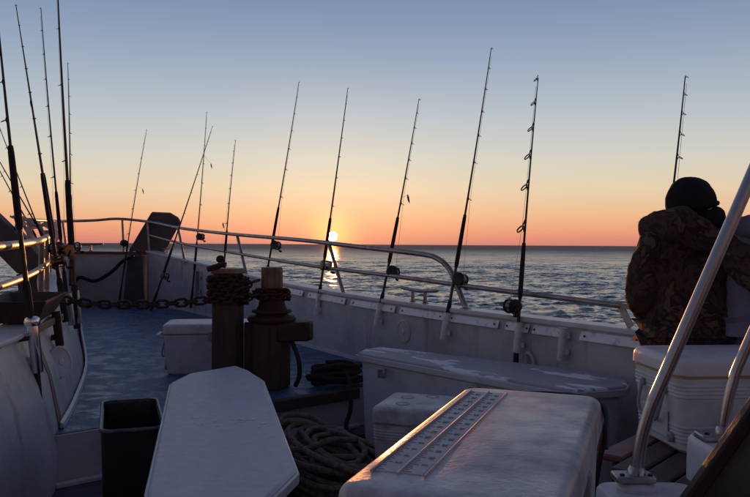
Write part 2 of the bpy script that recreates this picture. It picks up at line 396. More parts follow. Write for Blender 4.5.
# ------------------------------------------------------------------ decks
STEP = [(-1.72, 4.0), (-.15, 5.385), (.62, 6.05)]        # edge of the raised foredeck
def decks():
    fb = [p for p in pbase if p[1] > 4.05]; fs = [p for p in stb if p[1] > 5.6]
    poly = fb+fs[::-1]+[(.50, 5.66), (-.15, 5.385), (-1.72, 4.0)]
    bm = bmesh.new(); top = [bm.verts.new((x, y, deckz(x, y))) for x, y in poly]
    f = bm.faces.new(top); bmesh.ops.triangulate(bm, faces=[f])
    bmesh.ops.recalc_face_normals(bm, faces=bm.faces)
    if bm.faces[:][0].normal.z < 0: bmesh.ops.reverse_faces(bm, faces=bm.faces)
    me = bpy.data.meshes.new('foredeck'); bm.to_mesh(me); bm.free(); me.materials.append(MATS['deck_blue'])
    o = bpy.data.objects.new('foredeck', me); C.objects.link(o); tag(o, 'worn blue painted raised foredeck of the boat', kind='structure')
    poly = [(-1.52, -1.5)]+[p for p in pbase if -1.5 < p[1] < 4.1]+[(-1.70, 4.03), (-.13, 5.4), (.5, 5.68)]+[p for p in stb if p[1] < 5.6][::-1]
    bm = bmesh.new(); f = bm.faces.new([bm.verts.new((x, y, 0)) for x, y in poly]); bmesh.ops.triangulate(bm, faces=[f])
    if bm.faces[:][0].normal.z < 0: bmesh.ops.reverse_faces(bm, faces=bm.faces)
    me = bpy.data.meshes.new('lower_deck'); bm.to_mesh(me); bm.free(); me.materials.append(MATS['deck_dark'])
    o = bpy.data.objects.new('lower_deck', me); C.objects.link(o); tag(o, 'dark blue lower deck below the step', kind='structure')
    t = thing('deck_step', 'white step riser with dark timber edge below the blue foredeck', 'step', (-.9, 4.7, 0))
    m = MB(); a, b, c = [V((*p, 0)) for p in ((-1.72, 4.0), (-.15, 5.385), (.50, 5.66))]
    m.bar(a+V((0, 0, .1335)), b+V((0, 0, .1335)), .04, .267); m.bar(b+V((0, 0, .1335)), c+V((0, 0, .1335)), .04, .267)
    m.build('riser', 'hull_white', t)
    m = MB(); q = (a+b)/2-V((.16, .14, 0)); off = V((.032, -.038, 0))
    m.bar(q+off+V((0, 0, .243)), b+off+V((0, 0, .243)), .06, .075)
    m.build('timber_edge', 'timber_dark', t, bevel=.008)
    m = MB(); m.bar(a+off*1.1+V((0, 0, .012)), b+off*1.1+V((0, 0, .012)), .05, .024); m.build('base_strip', 'cap_white', t, bevel=.005)
decks()

# ------------------------------------------------------------------ bulwarks
def offset_line(pts, d):
    out = []
    for i, p in enumerate(pts):
        a = V(pts[max(i-1, 0)]); b = V(pts[min(i+1, len(pts)-1)]); tt = (b-a).normalized(); out.append((p[0]+tt.y*d, p[1]-tt.x*d))
    return out
def wall_mesh(top, bot, out_d, zt, zb):
    """inner face from bot to top, cap and outer skin down to the water"""
    ot = offset_line(top, out_d); m = MB(); rings = []
    for i in range(len(top)):
        x, y = top[i]; xb, yb = bot[i]; ox, oy = ot[i]
        rings.append([(xb, yb, zb), (x, y, zt(x, y)), (ox, oy, zt(x, y)), (ox+(ox-x)*1.0, oy+(oy-y)*1.0, -1.7)])
    return m.loft(rings)
def cap_mesh(top, d0, d1, h, zt):
    a = offset_line(top, d0); b = offset_line(top, d1); m = MB(); rings = []
    for i, (x, y) in enumerate(top):
        z = zt(x, y)
        rings.append([(*a[i], z+.002), (*a[i], z+h), (*b[i], z+h), (*b[i], z+.002)])
    return m.loft(rings)
sw = thing('bulwark', 'long white bulwark with riveted metal plates running beside the open sea to starboard', 'bulwark', (.9, 5.0, 0))
wall_mesh(stb, stb, .10, sheer, -.05).build('wall', 'hull_white', sw, angle=40)
cap_mesh(stb, -.025, .15, .035, sheer).build('cap_rail', 'cap_white', sw, bevel=.008)
fs = [p for p in stb if p[1] > 5.55]
m = MB(); rings = []
for x, y in fs: rings.append([(x-.012, y-.008, deckz(x, y)+.002), (x-.012, y-.008, deckz(x, y)+.03), (x+.004, y, deckz(x, y)+.03), (x+.004, y, deckz(x, y)+.002)])
m.loft(rings).build('kick_strip', 'cap_white', sw)
# riveted metal plates under the cap, each a little different
scr = MB().lathe([(.008, 0), (.008, .003), (.004, .006)], (0, 0, 0), (1, 0, 0), 8).mesh('screw', 'iron_dark')
def wall_frame(Y):
    x = stb_at(Y); x2 = stb_at(Y+.1); tg = V((x2-x, .1, 0)).normalized(); inn = V((-tg.y, tg.x, 0))
    return V((x, Y, 0)), tg, inn
for Y0, Y1 in ((3.62, 4.02), (4.06, 4.50), (4.62, 4.83), (4.86, 5.04), (5.10, 5.55), (5.60, 6.08), (6.14, 6.72), (6.80, 7.4), (7.5, 8.1)):
    p0, tg, inn = wall_frame(Y0); p1 = wall_frame(Y1)[0]
    z0, z1 = sheer(p0.x, p0.y)-.045, sheer(p1.x, p1.y)-.045
    a = p0+inn*.006+V((0, 0, z0)); b = p1+inn*.006+V((0, 0, z1))
    tilt = (inn*.55+V((0, 0, .84))).normalized(); a = a+inn*.008+V((0, 0, .006)); b = b+inn*.008+V((0, 0, .006))
    pl = MB(); pl.bar(a, b, .008, .058, up=(V((0, 0, 1))*.93-inn*.36)); po = pl.build('trim_plate', 'plate_metal', sw, bevel=.002)
    for f in (.07, .93):
        q = a.lerp(b, f)+inn*.004-V(sw.location)
        piece('screw', scr, po, Matrix.Translation(q) @ inn.to_track_quat('X', 'Z').to_matrix().to_4x4())
# inspection plate, seam, U handle on the wall
def disc_on(parent, Y, z, r, inn=None, p=None, name='inspection_plate'):
    if p is None: p, tg, inn = wall_frame(Y); p = V((p.x, p.y, z))
    o = MB().lathe([(r, -.004), (r, .006), (r*.86, .009), (r*.84, .005), (0.001, .005)], p, inn, 28).build(name, 'hull_white', parent)
    MB().lathe([(r*.22, 0), (r*.22, .010), (r*.1, .013)], p, inn, 12).build('twist_key', 'cap_white', o); return o
disc_on(sw, 6.05, .60, .095)
p, tg, inn = wall_frame(10.4)
MB().bar(p+inn*.004+V((0, 0, .34)), p+inn*.004+V((0, 0, .97)), .03, .014, up=inn).build('seam_strip', 'cap_white', sw)
p, tg, inn = wall_frame(4.86)
q = p+inn*.02+V((0, 0, .50))
MB().tube(smooth_path([q-tg*.05+V((0, 0, -.02)), q-tg*.045+V((0, 0, .07)), q-tg*.015+V((0, 0, .11))+inn*.02, q+tg*.015+V((0, 0, .07)), q+tg*.02+V((0, 0, -.02))], 4), .011, 8).build('grab_handle', 'cap_white', sw)
# rod holders (pipes clamped to the wall)
def rod_holder(parent, top, bot, r=.024, m='steel_dull', inn=V((-.84, -.54, 0))):
    top, bot = V(top), V(bot); d = (bot-top)
    o = MB(); o.tube([top, top+d*.03, top+d*.97, bot], [r*1.25, r, r, r*.9], 12); ob = o.build('rod_holder', m, parent)
    for f in (.25, .75):
        c = top+d*f; MB().box(c-inn*.022, (.05, .05, .035)).build('clamp', m, ob, bevel=.004)
def holder_on_wall(Y, zt, zb, lean=.0, m='steel_dull', r=.024):
    p, tg, inn = wall_frame(Y); o = inn*.052
    rod_holder(sw, p+o+V((0, 0, zt))-tg*lean, p+o+V((0, 0, zb)), r, m, inn)
holder_on_wall(10.3, .92, .55, .02); holder_on_wall(8.35, .80, .5, .02)
for base, tip, zt, zb in (((-.556, 7.185, .64), (-.274, 7.326, 2.828), .83, .62), ((.017, 6.289, .63), (.371, 6.466, 2.557), .81, .61), ((.508, 5.52, .62), (.874, 5.703, 2.80), .80, .60), ((.917, 4.876, .48), (1.07, 4.953, 2.407), .80, .60)):
    b_, d_ = V(base), V(tip)-V(base); at_ = lambda z: b_+d_*((z-b_.z)/d_.z)
    rod_holder(sw, at_(zt), at_(zb), .026, 'plate_metal', V((-.84, -.54, 0)))
holder_on_wall(4.60, .80, .60, .02, 'plate_metal')

pw = thing('bulwark', 'white flared port bulwark with round hatch and rust stained corner, curving up to the bow', 'bulwark', (-1.9, 4.5, 0))
def port_inner(Y):
    def at(pts):
        for (x0, y0), (x1, y1) in zip(pts, pts[1:]):
            if y0 <= Y <= y1: return x0+(x1-x0)*(Y-y0)/(y1-y0)
    return at(pbase), at(pcap)
wm = MB(); rings = []; oc = offset_line(pcap, -.12)
for i, (x, y) in enumerate(pcap):
    xb, yb = pbase[i]; z = sheer(x, y); zb = -.05
    f = lambda s: (xb+(x-xb)*s, yb+(y-yb)*s, zb+(z-zb)*s)
    rings.append([(xb, yb, zb), (xb, yb, .2), (xb+(x-xb)*.45, yb+(y-yb)*.45, .55), (x, y, z), (*oc[i], z), (oc[i][0]+.35, oc[i][1], -1.7)])
wm.loft(rings).build('wall', 'hull_white', pw, angle=50)
cap_mesh(pcap, .03, -.17, .03, sheer).build('cap_rail', 'cap_white', pw, bevel=.008)
m = MB(); rings = []
for (x, y) in [p for p in pbase if p[1] > 4.05]:
    z = deckz(x, y); rings.append([(x-.01, y, z+.003), (x-.01, y, z+.035), (x+.010, y-.004, z+.028), (x+.016, y-.004, z+.003)])
m.loft(rings).build('kick_strip', 'cap_white', pw)
def port_face(Y, z):
    xb, xc = port_inner(Y); zc = sheer(xc, Y)
    f = 0 if z < .2 else (.45*(z-.2)/.35 if z < .55 else .45+.55*(z-.55)/(zc-.55))
    return V((xb+(xc-xb)*f, Y, z))
m = MB(); rings = []
for z in np.linspace(.285, .785, 9):
    w = .055+.015*math.sin(z*9); Y = 4.28-.12*(.8-z)
    a, b = port_face(Y-w, z), port_face(Y+w, z); n_ = V((.006, -.001, 0))
    rings.append([tuple(a-n_), tuple(a+n_), tuple(b+n_), tuple(b-n_)])
m.loft(rings).build('corner_trim', 'tan_trim', pw)
xb, xc = port_inner(4.62)
disc_on(pw, 0, 0, .10, V((.93, -.26, .25)).normalized(), V((xb+(xc-xb)*.42+.012, 4.62, .565)))
# timber ledge along the near cap
MB().bar((-1.755, 3.3, .79), (-2.10, 5.0, .805), .05, .045).build('timber_ledge', 'tan_trim', pw, bevel=.006)
inn = V((.95, -.3, 0))
for (x, y, zt, zb, mm, rr) in ((-1.775, 3.92, .88, .62, 'chrome', .030), (-2.02, 4.78, .86, .64, 'rust', .026), (-2.285, 5.62, .93, .68, 'steel_dull', .026), (-2.36, 5.95, .93, .66, 'steel_dull', .026)):
    rod_holder(pw, (x-.015, y, zt), (x+.015, y, zb), rr, mm, inn)
MB().tube([(-1.765, 3.92, .63), (-1.752, 3.92, .48)], .016, 10).build('rubber_tail', 'black_rubber', pw)
MB().lathe([(.036, -.02), (.042, 0), (.036, .02), (.02, .03)], (-1.79, 3.92, .885), (0, 0, 1), 14).build('collar', 'chrome', pw)
MB().tube([(-1.80, 3.91, .80), (-1.88, 3.86, .79), (-1.95, 3.8, .79)], .012, 8).build('clamp_bolt', 'iron_dark', pw)

bw = thing('bulwark', 'short white bow bulwark with dark red top strip closing the foredeck', 'bulwark', (-4.2, 11.9, 0))
bpts = [(-4.80, 11.84), (-4.2, 12.02), (-3.62, 11.93)]
m = MB(); rings = []
for x, y in bpts: rings.append([(x, y, .2), (x, y, 1.11), (x-.02, y+.1, 1.11), (x-.02, y+.6, -1.7)])
m.loft(rings).build('wall', 'hull_white', bw)
m = MB(); rings = []
for x, y in bpts: rings.append([(x, y-.035, 1.113), (x, y-.035, 1.165), (x, y+.16, 1.165), (x, y+.16, 1.113)])
m.loft(rings).build('top_strip', 'rail_red', bw, bevel=.008)

# ------------------------------------------------------------------ guard rails
def flange(parent, p, r=.045):
    MB().lathe([(r, 0), (r, .008), (r*.55, .014), (r*.5, .03)], p, (0, 0, 1), 14).build('foot_flange', 'steel_dull', parent)
gr = thing('guard_rail', 'tubular steel guard rail along the starboard bulwark and round the bow', 'railing', (-.8, 7.7, .8))
top = [(-4.165, 8.8, 1.575), (-4.50, 10.2, 1.60), (-4.76, 11.4, 1.627), (-4.50, 12.0, 1.66), (-4.131, 12.08, 1.69), (-3.555, 11.852, 1.636), (-2.837, 10.91, 1.524), (-1.82, 9.414, 1.422),
       (-0.765, 7.646, 1.342), (-0.134, 6.68, 1.278), (0.356, 5.933, 1.228), (.48, 5.745, 1.195), (.555, 5.63, 1.125), (.60, 5.56, 1.02), (.663, 5.466, .85)]
MB().tube(smooth_path(top, 8), .021, 16).build('top_rail', 'rail_steel', gr)
mid = [(-3.62, 11.90, 1.44), (-2.837, 10.91, 1.306), (-1.64, 9.111, 1.176), (-0.765, 7.646, 1.098), (-0.134, 6.68, 1.055), (0.205, 6.162, 1.035), (0.747, 5.338, .996), (1.162, 4.711, .972), (1.422, 4.318, .955)]
MB().tube(smooth_path(mid, 8), .018, 16).build('mid_rail', 'rail_steel', gr)
for a, b in (((-4.066, 12.06, 1.69), (-4.03, 12.03, 1.15)), ((-2.881, 10.968, 1.525), (-2.728, 10.768, 1.034)), ((-1.693, 9.2, 1.408), (-1.521, 8.91, .92)), ((-.438, 7.146, 1.303), (-.286, 6.913, .845)),
             ((-4.75, 11.4, 1.627), (-4.68, 11.4, 1.14)), ((-4.45, 9.9, 1.595), (-4.22, 9.9, 1.08)), ((-4.165, 8.8, 1.575), (-3.80, 8.75, .98)), ((-3.60, 11.87, 1.64), (-3.56, 11.84, 1.16))):
    MB().tube([a, b], .018, 10).build('stanchion', 'rail_steel', gr); flange(gr, V(b)-V((0, 0, .012)))
flange(gr, V((.663, 5.466, .833)))
e = V((1.422, 4.318, .955))
MB().bar(e+V((-.005, .005, .0)), e+V((.035, -.06, -.115)), .012, .045).build('end_bracket', 'steel_dull', gr, bevel=.003)
MB().bar(e+V((.0, .0, .0)), e+V((.12, -.19, -.005)), .03, .03).build('rail_end', 'rail_steel', gr)
pr = thing('guard_rail', 'sunlit tubular steel rail standing on the port bulwark with white rag tied to it', 'railing', (-2.2, 5.0, .85))
MB().tube(smooth_path([(-1.70, 2.4, 1.27), (-1.78, 3.4, 1.275), (-2.13, 4.7, 1.305), (-2.63, 6.05, 1.352)], 14), .023, 20).build('top_rail', 'rail_steel', pr)
MB().tube(smooth_path([(-1.70, 2.4, 1.05), (-1.80, 3.45, 1.075), (-2.14, 4.7, 1.11), (-2.63, 6.05, 1.15)], 14), .020, 20).build('mid_rail', 'rail_steel', pr)
for a, b in (((-2.65, 6.05, 1.40), (-2.66, 6.08, .90)), ((-2.42, 5.45, 1.33), (-2.45, 5.50, .87)), ((-1.78, 3.3, 1.275), (-1.82, 3.3, .83))):
    MB().tube([a, b], .021, 10).build('stanchion', 'rail_steel', pr); flange(pr, V(b)-V((0, 0, .01)))

# ------------------------------------------------------------------ cleats
def cleat(p, d, label, s=1.0):
    t = thing('cleat', label, 'cleat', p); p = V(p); d = V(d).normalized(); up = V((0, 0, 1))
    for k in (-1, 1):
        c = p+d*k*.055*s
        MB().tube([c, c+up*.012, c+up*.06*s], [.022*s, .010*s, .009*s], 10).build('foot', 'rail_steel', t)
    MB().tube(smooth_path([p-d*.17*s+up*.072*s, p-d*.1*s+up*.066*s, p+up*.062*s, p+d*.1*s+up*.066*s, p+d*.17*s+up*.072*s], 3), [.006*s]+[.0095*s]*11+[.006*s], 8).build('horn', 'rail_steel', t)
p, tg, inn = wall_frame(5.95)
cleat(p-inn*.06+V((0, 0, sheer(p.x, p.y)+.034)), tg, 'steel mooring cleat on the starboard bulwark cap between two rods', 1.5)
cleat((-4.62, 11.93, 1.166), (1, .1, 0), 'steel mooring cleat on top of the red bow strip', 1.7)
cleat((-3.2, 11.47, 1.157), (-.6, .8, 0), 'steel cleat on the bulwark cap by the slanted bow plate', .9)

# ------------------------------------------------------------------ slanted bow plates and hose
def bow_plate(lower, upper, depth, label, loc):
    t = thing('bow_plate', label, 'bow plate', loc); depth = V(depth)
    def slab(poly): 
        m = MB(); n = len(poly); P = [V(p) for p in poly]
        return m.add(P+[p+depth for p in P], [list(range(n))[::-1], list(range(n, 2*n))]+[[i, (i+1) % n, n+(i+1) % n, n+i] for i in range(n)])
    slab(lower).build('lower_plate', 'bow_plate_paint', t, bevel=.012); slab(upper).build('upper_plate', 'bow_plate_paint', t, bevel=.012)
bow_plate([(-3.969, 11.80, 0.292), (-3.626, 11.80, 0.292), (-3.679, 11.80, 1.107), (-3.883, 11.80, 1.171)],
          [(-3.909, 11.90, 1.181), (-3.369, 11.90, 1.106), (-3.088, 11.90, 1.624), (-3.132, 11.90, 1.700), (-3.261, 11.90, 1.775), (-3.553, 11.90, 1.786)], (-.02, .12, .02),
          'dark slanted plate rising past the starboard bow rail', (-3.8, 11.8, .36))
bow_plate([(-3.98, 8.4, .62), (-3.62, 8.4, .66), (-3.66, 8.4, .98), (-4.02, 8.4, .94)], [(-4.02, 8.42, .95), (-3.64, 8.42, 1.0), (-3.86, 8.42, 1.24), (-4.30, 8.42, 1.66), (-4.55, 8.42, 1.68), (-4.62, 8.42, 1.55)], (-.03, .16, .02),
          'dark slanted plate leaning outboard beyond the port rail', (-3.9, 8.4, .6))
hose = MB().tube(smooth_path([(-4.62, 11.70, .30), (-4.70, 11.72, .62), (-4.62, 11.74, .76), (-4.40, 11.78, .70), (-4.15, 11.80, .84), (-3.95, 11.75, 1.02), (-3.75, 11.6, 1.10), (-3.66, 11.3, 1.1)], 6), .028, 10).build('hose', 'black_rubber')
tag(hose, 'black hose drooping across the white bow bulwark', 'hose')

# ------------------------------------------------------------------ fishing rods
def guide_mesh(tilt):
    ct, st = math.cos(R(tilt)), math.sin(R(tilt)); gm = MB()
    gm.tube([(.011*math.cos(a), -(.011*math.sin(a)+.011)*st, .006+(.011*math.sin(a)+.011)*ct) for a in np.linspace(0, 2*math.pi, 13)[:-1]], .0020, 5, closed=True)
    gm.tube([(0, .016, 0), (0, .0, .006)], .0020, 5); gm.tube([(0, -.016, 0), (0, 0, .006)], .0020, 5)
    return gm.mesh('guide', 'reel_black')
GUIDES = {25: guide_mesh(25), 55: guide_mesh(55)}
def rod(base, tip, label, side=(-1, 0, 0), blank='rod_black', reel=None, n=7, r0=.0115, grip=.55, bend=.02, gscale=.85, reel_m='reel_black', lure=None, group=None, foregrip=True, handle='rod_grip', mirror=1, tilt=25):
    base, tip = V(base), V(tip); d = tip-base; ln = d.length; u = d.normalized(); s = V(side); s = (s-u*s.dot(u)).normalized(); w = u.cross(s)
    t = thing('fishing_rod', label, 'fishing rod', base, group=group)
    at = lambda f: base+d*f+s*bend*ln*(f*f-f)*-1.0
    fs = np.linspace(0, 1, 14)
    MB().tube([at(f) for f in fs], [r0*(1-f)+.0030*f if f > .3 else r0 for f in fs], 8).build('blank', blank, t)
    g1 = grip/ln
    MB().tube([at(f) for f in (0, .02, g1*.45, g1*.5)], [r0*1.5, r0*1.6, r0*1.45, r0*1.1], 8).build('butt_grip', 'rod_grip', t)
    if foregrip: MB().tube([at(f) for f in (g1*.95, g1, g1*1.3, g1*1.62, g1*1.68)], [r0*1.05, r0*1.42, r0*1.38, r0*1.2, r0], 8).build('fore_grip', handle, t)
    if reel is not None:
        f = reel/ln; c = at(f)+s*(.052)
        ro = MB(); ro.box(c-s*.036, (.03, .03, .02), Matrix((s, w, u)).transposed())
        for k in (-1, 1): ro.lathe([(.046, -.007), (.05, 0), (.046, .007), (.02, .010)] if k > 0 else [(.02, -.010), (.046, -.007), (.05, 0), (.046, .007)], c+w*k*.038, w, 18)
        for a in (60, 180, 300): 
            q = c+(s*math.cos(R(a))+u*math.sin(R(a)))*.044; ro.tube([q-w*.036, q+w*.036], .005, 6)
        rob = ro.build('reel', reel_m, t, bevel=0)
        MB().lathe([(.040, -.03), (.040, -.026), (.026, -.024), (.026, .024), (.040, .026), (.040, .03)], c, w, 18).build('spool', 'reel_gold' if reel_m == 'reel_gold' else 'reel_silver', rob)
        hm = MB(); h0 = c+w*mirror*.052; h1 = h0-u*.055+s*.02
        hm.tube([c+w*mirror*.04, h0], .008, 8).tube([h0, h1], .006, 6).tube([h1, h1+w*mirror*.012, h1+w*mirror*.04], [.006, .012, .013], 8)
        hm.build('crank_handle', 'reel_black', rob)
    rot = Matrix((w, u, -s*-1)).transposed()
    for k in range(n):
        f = g1*1.9+(1-g1*1.9)*(k/(n-1))**.8
        sc_ = gscale*(1.35-.65*k/(n-1)); q = at(min(f, .998))-base
        rr = r0*(1-f)+.003*f
        M = Matrix.Translation(q+s*rr*.6) @ Matrix((w, u, s)).transposed().to_4x4() @ Matrix.Scale(sc_, 4)
        piece('guide', GUIDES[tilt], t, M)
    if reel is not None:
        MB().tube([c+s*.02, at(g1*1.9)+s*.022, at(.6)+s*.016, at(.97)+s*.010], .0011, 4).build('running_line', 'fishing_line', t)
    if lure:
        f, off, lm = lure; a = at(f); q = a+V(off)
        MB().tube([a, a.lerp(q, .5)+V((0, 0, -.01)), q], .0012, 4).build('leader_line', 'fishing_line', t)
        MB().tube([q, q+V((.004, 0, -.02)), q+V((.010, 0, -.05)), q+V((.018, 0, -.075))], [.003, .009, .008, .002], 6).build('lure', lm, t)
    return t
G = 'rods standing along the starboard bulwark'
rod((-1.228, 8.298, .80), (-.87, 8.477, 3.133), 'long dark rod standing behind the rusty capped bollard', (.9, -.4, 0), reel=.50, group=G)
rod((-.556, 7.185, .64), (-.274, 7.326, 2.828), 'brown rod standing beside the setting sun with reel below the rail', (.5, -.9, 0), 'rod_brown', reel=.46, group=G)
rod((.017, 6.289, .63), (.371, 6.466, 2.557), 'dark rod with big round reel beside the mooring cleat', (.9, -.3, 0), reel=.46, group=G, lure=(.56, (.05, 0, .02), 'lure_dark'))
rod((.508, 5.52, .62), (.874, 5.703, 2.80), 'tallest reddish rod standing at the bend of the guard rail', (.8, -.5, 0), 'rod_red', reel=.44, group=G)
rod((.917, 4.876, .48), (1.07, 4.953, 2.407), 'rod with large ring guides and small reel above the long fish box', (-.9, -.3, 0), 'rod_black', reel=.42, group=G, gscale=1.9, n=6, tilt=55, grip=.5)
rod((1.47, 3.93, .86), (1.652, 4.011, 2.211), 'thin rod rising behind the head of the person in camouflage', (.9, -.3, 0), reel=.3, n=6, r0=.010, grip=.4)
rod((-2.562, 10.442, .40), (-2.374, 10.536, 3.149), 'slim upright rod with pink lure near the bow, crossed by a leaning rod', (.9, -.3, 0), reel=1.0, group=G, lure=(.78, (.10, 0, -.12), 'lure_pink'), r0=.012)
rod((-1.921, 9.478, .80), (-1.782, 9.547, 2.621), 'short rod with dark lure standing behind the chain wrapped bollard', (-.9, -.3, 0), reel=.3, group=G, lure=(.42, (-.06, 0, 0), 'lure_dark'), grip=.4)
rod((-3.153, 10.558, .35), (-2.379, 10.945, 3.016), 'strongly leaning rod crossing the slim upright rod at the bow', (.6, -.6, -.2), reel=.52, r0=.014)
rod((-3.703, 10.85, .40), (-3.34, 10.95, 2.96), 'rod leaning on the slanted bow plate', (-.8, -.5, 0), 'rod_black', reel=.9, lure=(.68, (.08, 0, -.05), 'lure_pink'))
GP = 'rods clustered on the port bulwark'
rod((-1.80, 3.95, .80), (-1.97, 3.85, 2.75), 'dark rod standing in the chrome holder on the port bulwark', (-.6, -.8, 0), reel=None, group=GP, r0=.014, grip=.6)
rod((-2.266, 5.5, .72), (-2.544, 5.3, 2.978), 'leaning rod with sunlit gold reel on the port bulwark', (.5, -.85, 0), reel=.45, reel_m='reel_gold', group=GP, r0=.016, grip=.65, lure=(.72, (.01, -.02, -.03), 'rod_red'))
rod((-2.50, 6.1, .80), (-2.769, 6.2, 3.239), 'slim black rod beside the thick red pole on the port bulwark', (-.5, -.85, 0), reel=.46, group=GP, reel_m='reel_black')
rod((-2.36, 5.95, .62), (-2.525, 5.9, 3.75), 'thick dark red pole standing tallest on the port bulwark', (-.5, -.85, 0), 'rod_red', reel=.62, reel_m='reel_gold', group=GP, r0=.019, grip=.7, n=5)
rod((-3.08, 7.6, .86), (-3.121, 7.6, 3.121), 'upright thin red rod just right of the thick pole', (.9, -.4, 0), 'rod_red', reel=.4, group=GP, r0=.013)
GF = 'thin rods leaning outboard over the port bow rail'
rod((-3.58, 8.4, 1.0), (-4.231, 8.2, 2.877), 'thin rod leaning steeply outboard over the port bow rail', (-.5, -.85, 0), reel=None, r0=.010, group=GF, grip=.35)
rod((-3.62, 8.62, 1.05), (-4.536, 8.4, 2.78), 'thin rod leaning steeply outboard over the port bow rail', (-.5, -.85, 0), reel=None, r0=.010, group=GF, grip=.35)
rod((-3.86, 8.9, 1.08), (-4.587, 8.6, 2.644), 'thin rod with dangling dark lure leaning outboard over the port bow rail', (-.5, -.85, 0), reel=None, r0=.010, group=GF, grip=.35, lure=(.72, (.02, -.02, -.1), 'lure_dark'))

# ------------------------------------------------------------------ bollards, windlass, chains
def sq_post(m, c, w, z0, z1, rot): 
    M = Matrix.Rotation(rot, 3, 'Z'); return m.box((c[0], c[1], (z0+z1)/2), (w, w, z1-z0), M)
bl = (-1.04, 5.32); br = (-.735, 5.36); rot = R(-14)
t = thing('bollard', 'square timber bollard wrapped in heavy rusty chain', 'bollard', (*bl, .27))
sq_post(MB(), bl, .175, .272, 1.085, rot).build('post', 'post_wood', t, bevel=.014)
sq_post(MB(), bl, .183, 1.086, 1.125, rot).build('cap_plate', 'post_cap', t, bevel=.008)
MB().tube([(bl[0]-.13, bl[1]-.08, 1.12), (bl[0]-.02, bl[1]-.08, 1.155), (bl[0]+.0, bl[1]-.08, 1.15)], .02, 8).build('shackle_pin', 'iron_dark', t)
t2 = thing('windlass', 'rusty anchor windlass on a dark timber post beside the chain wrapped bollard', 'windlass', (*br, .27))
sq_post(MB(), br, .215, .272, .745, rot).build('post', 'post_wood', t2, bevel=.014)
MB().lathe([(.10, .745), (.165, .748), (.175, .765), (.16, .785), (.12, .79), (.11, .80), (.145, .815), (.138, .83), (.10, .835)], (*br, 0), (0, 0, 1), 28).build('flange', 'rust', t2)
MB().lathe([(.112, .832), (.098, .86), (.088, .90), (.092, .94), (.112, .97), (.118, .985), (.085, .988)], (*br, 0), (0, 0, 1), 28).build('drum', 'rust', t2)
MB().lathe([(.076, .989), (.078, 1.0), (.076, 1.128), (.071, 1.134)], (*br, 0), (0, 0, 1), 28).build('head', 'post_cap', t2)
Mx = Matrix.Rotation(R(12), 3, 'Z')
gb = MB(); gb.prism([(-.02, -.12), (.21, -.11), (.25, -.02), (.22, .08), (-.02, .1)], 0, .135)
gb.xf(Matrix.Translation((br[0]+.05, br[1]-.02, .615)) @ Mx.to_4x4()); gb.build('gearbox', 'iron_dark', t2, bevel=.015)
MB().bar((bl[0]+.11, bl[1]+.03, .52), (br[0]-.13, br[1]-.0, .52), .05, .44).build('cross_board', 'post_wood', t2, bevel=.006)
MB().tube(smooth_path([(br[0]+.15, br[1]-.08, .62), (br[0]+.20, br[1]-.10, .5), (br[0]+.21, br[1]-.10, .38), (br[0]+.18, br[1]-.1, .3)], 5), .016, 8).build('cable', 'black_rubber', t2)
def link_mesh(name, ln, wd, r, m):
    a = ln/2-wd/2; P = []
    for k in range(7): q = -math.pi/2+math.pi*k/6; P.append((a+wd/2*math.cos(q), wd/2*math.sin(q), 0))
    for k in range(7): q = math.pi/2+math.pi*k/6; P.append((-a+wd/2*math.cos(q), wd/2*math.sin(q), 0))
    return MB().tube(P, r, 6, closed=True).mesh(name, m)
def chain(path, label, ln=.082, wd=.046, r=.0095, m='iron_dark', group=None, jit=0):
    P = smooth_path(path, 14); cum = [0]
    for a, b in zip(P, P[1:]): cum.append(cum[-1]+(b-a).length)
    pitch = ln-2*r-.002; n = int(cum[-1]/pitch); me = link_mesh('chain_link', ln, wd, r, m)
    t = thing('chain', label, 'chain', P[0], group=group); j = 0
    for k in range(n+1):
        s = min(k*pitch, cum[-1]-1e-4)
        while cum[j+1] < s: j += 1
        f = (s-cum[j])/(cum[j+1]-cum[j]); p = P[j].lerp(P[j+1], f); d = (P[j+1]-P[j]).normalized()
        q = d.to_track_quat('X', 'Z') @ Quaternion((1, 0, 0), R(45 if k % 2 else -45)+R(35 if jit == 0 else 0)+random.uniform(-jit, jit))
        piece('chain_link', me, t, Matrix.Translation(p-P[0]) @ q.to_matrix().to_4x4())
chain([(-1.16, 5.27, .905), (-1.4, 5.24, .882), (-1.68, 5.2, .872), (-1.95, 5.18, .88), (-2.17, 5.12, .915)], 'rusty chain slung from the timber bollard across to the port bulwark', ln=.088, wd=.05, r=.0105)
def wrap(c, rad, z0, z1, turns, label, square=True):
    P = []; n = int(turns*16)
    for k in range(n+1):
        a = 2*math.pi*k/16; q = rad
        if square: ca, sa = math.cos(a-rot), math.sin(a-rot); q = rad/max(abs(ca), abs(sa), .80)
        P.append((c[0]+q*math.cos(a), c[1]+q*math.sin(a), z0+(z1-z0)*k/n+random.uniform(-.006, .006)))
    chain(P, label, ln=.066, wd=.038, r=.0085, m='rust', jit=.5)
wrap(bl, .106, .88, 1.07, 6, 'heavy rusty chain coiled round the top of the timber bollard')
wrap(br, .118, .91, .97, 2, 'rusty chain turned round the windlass drum', False)
chain([(-.95, 5.22, .93), (-.90, 5.22, .925), (-.83, 5.25, .94)], 'lower short rusty chain between bollard and windlass', ln=.082, wd=.046, r=.0095)
chain([(-.95, 5.22, .98), (-.91, 5.23, 1.0), (-.86, 5.24, 1.03), (-.81, 5.27, 1.045)], 'upper short rusty chain rising from bollard to windlass', ln=.082, wd=.046, r=.0095)

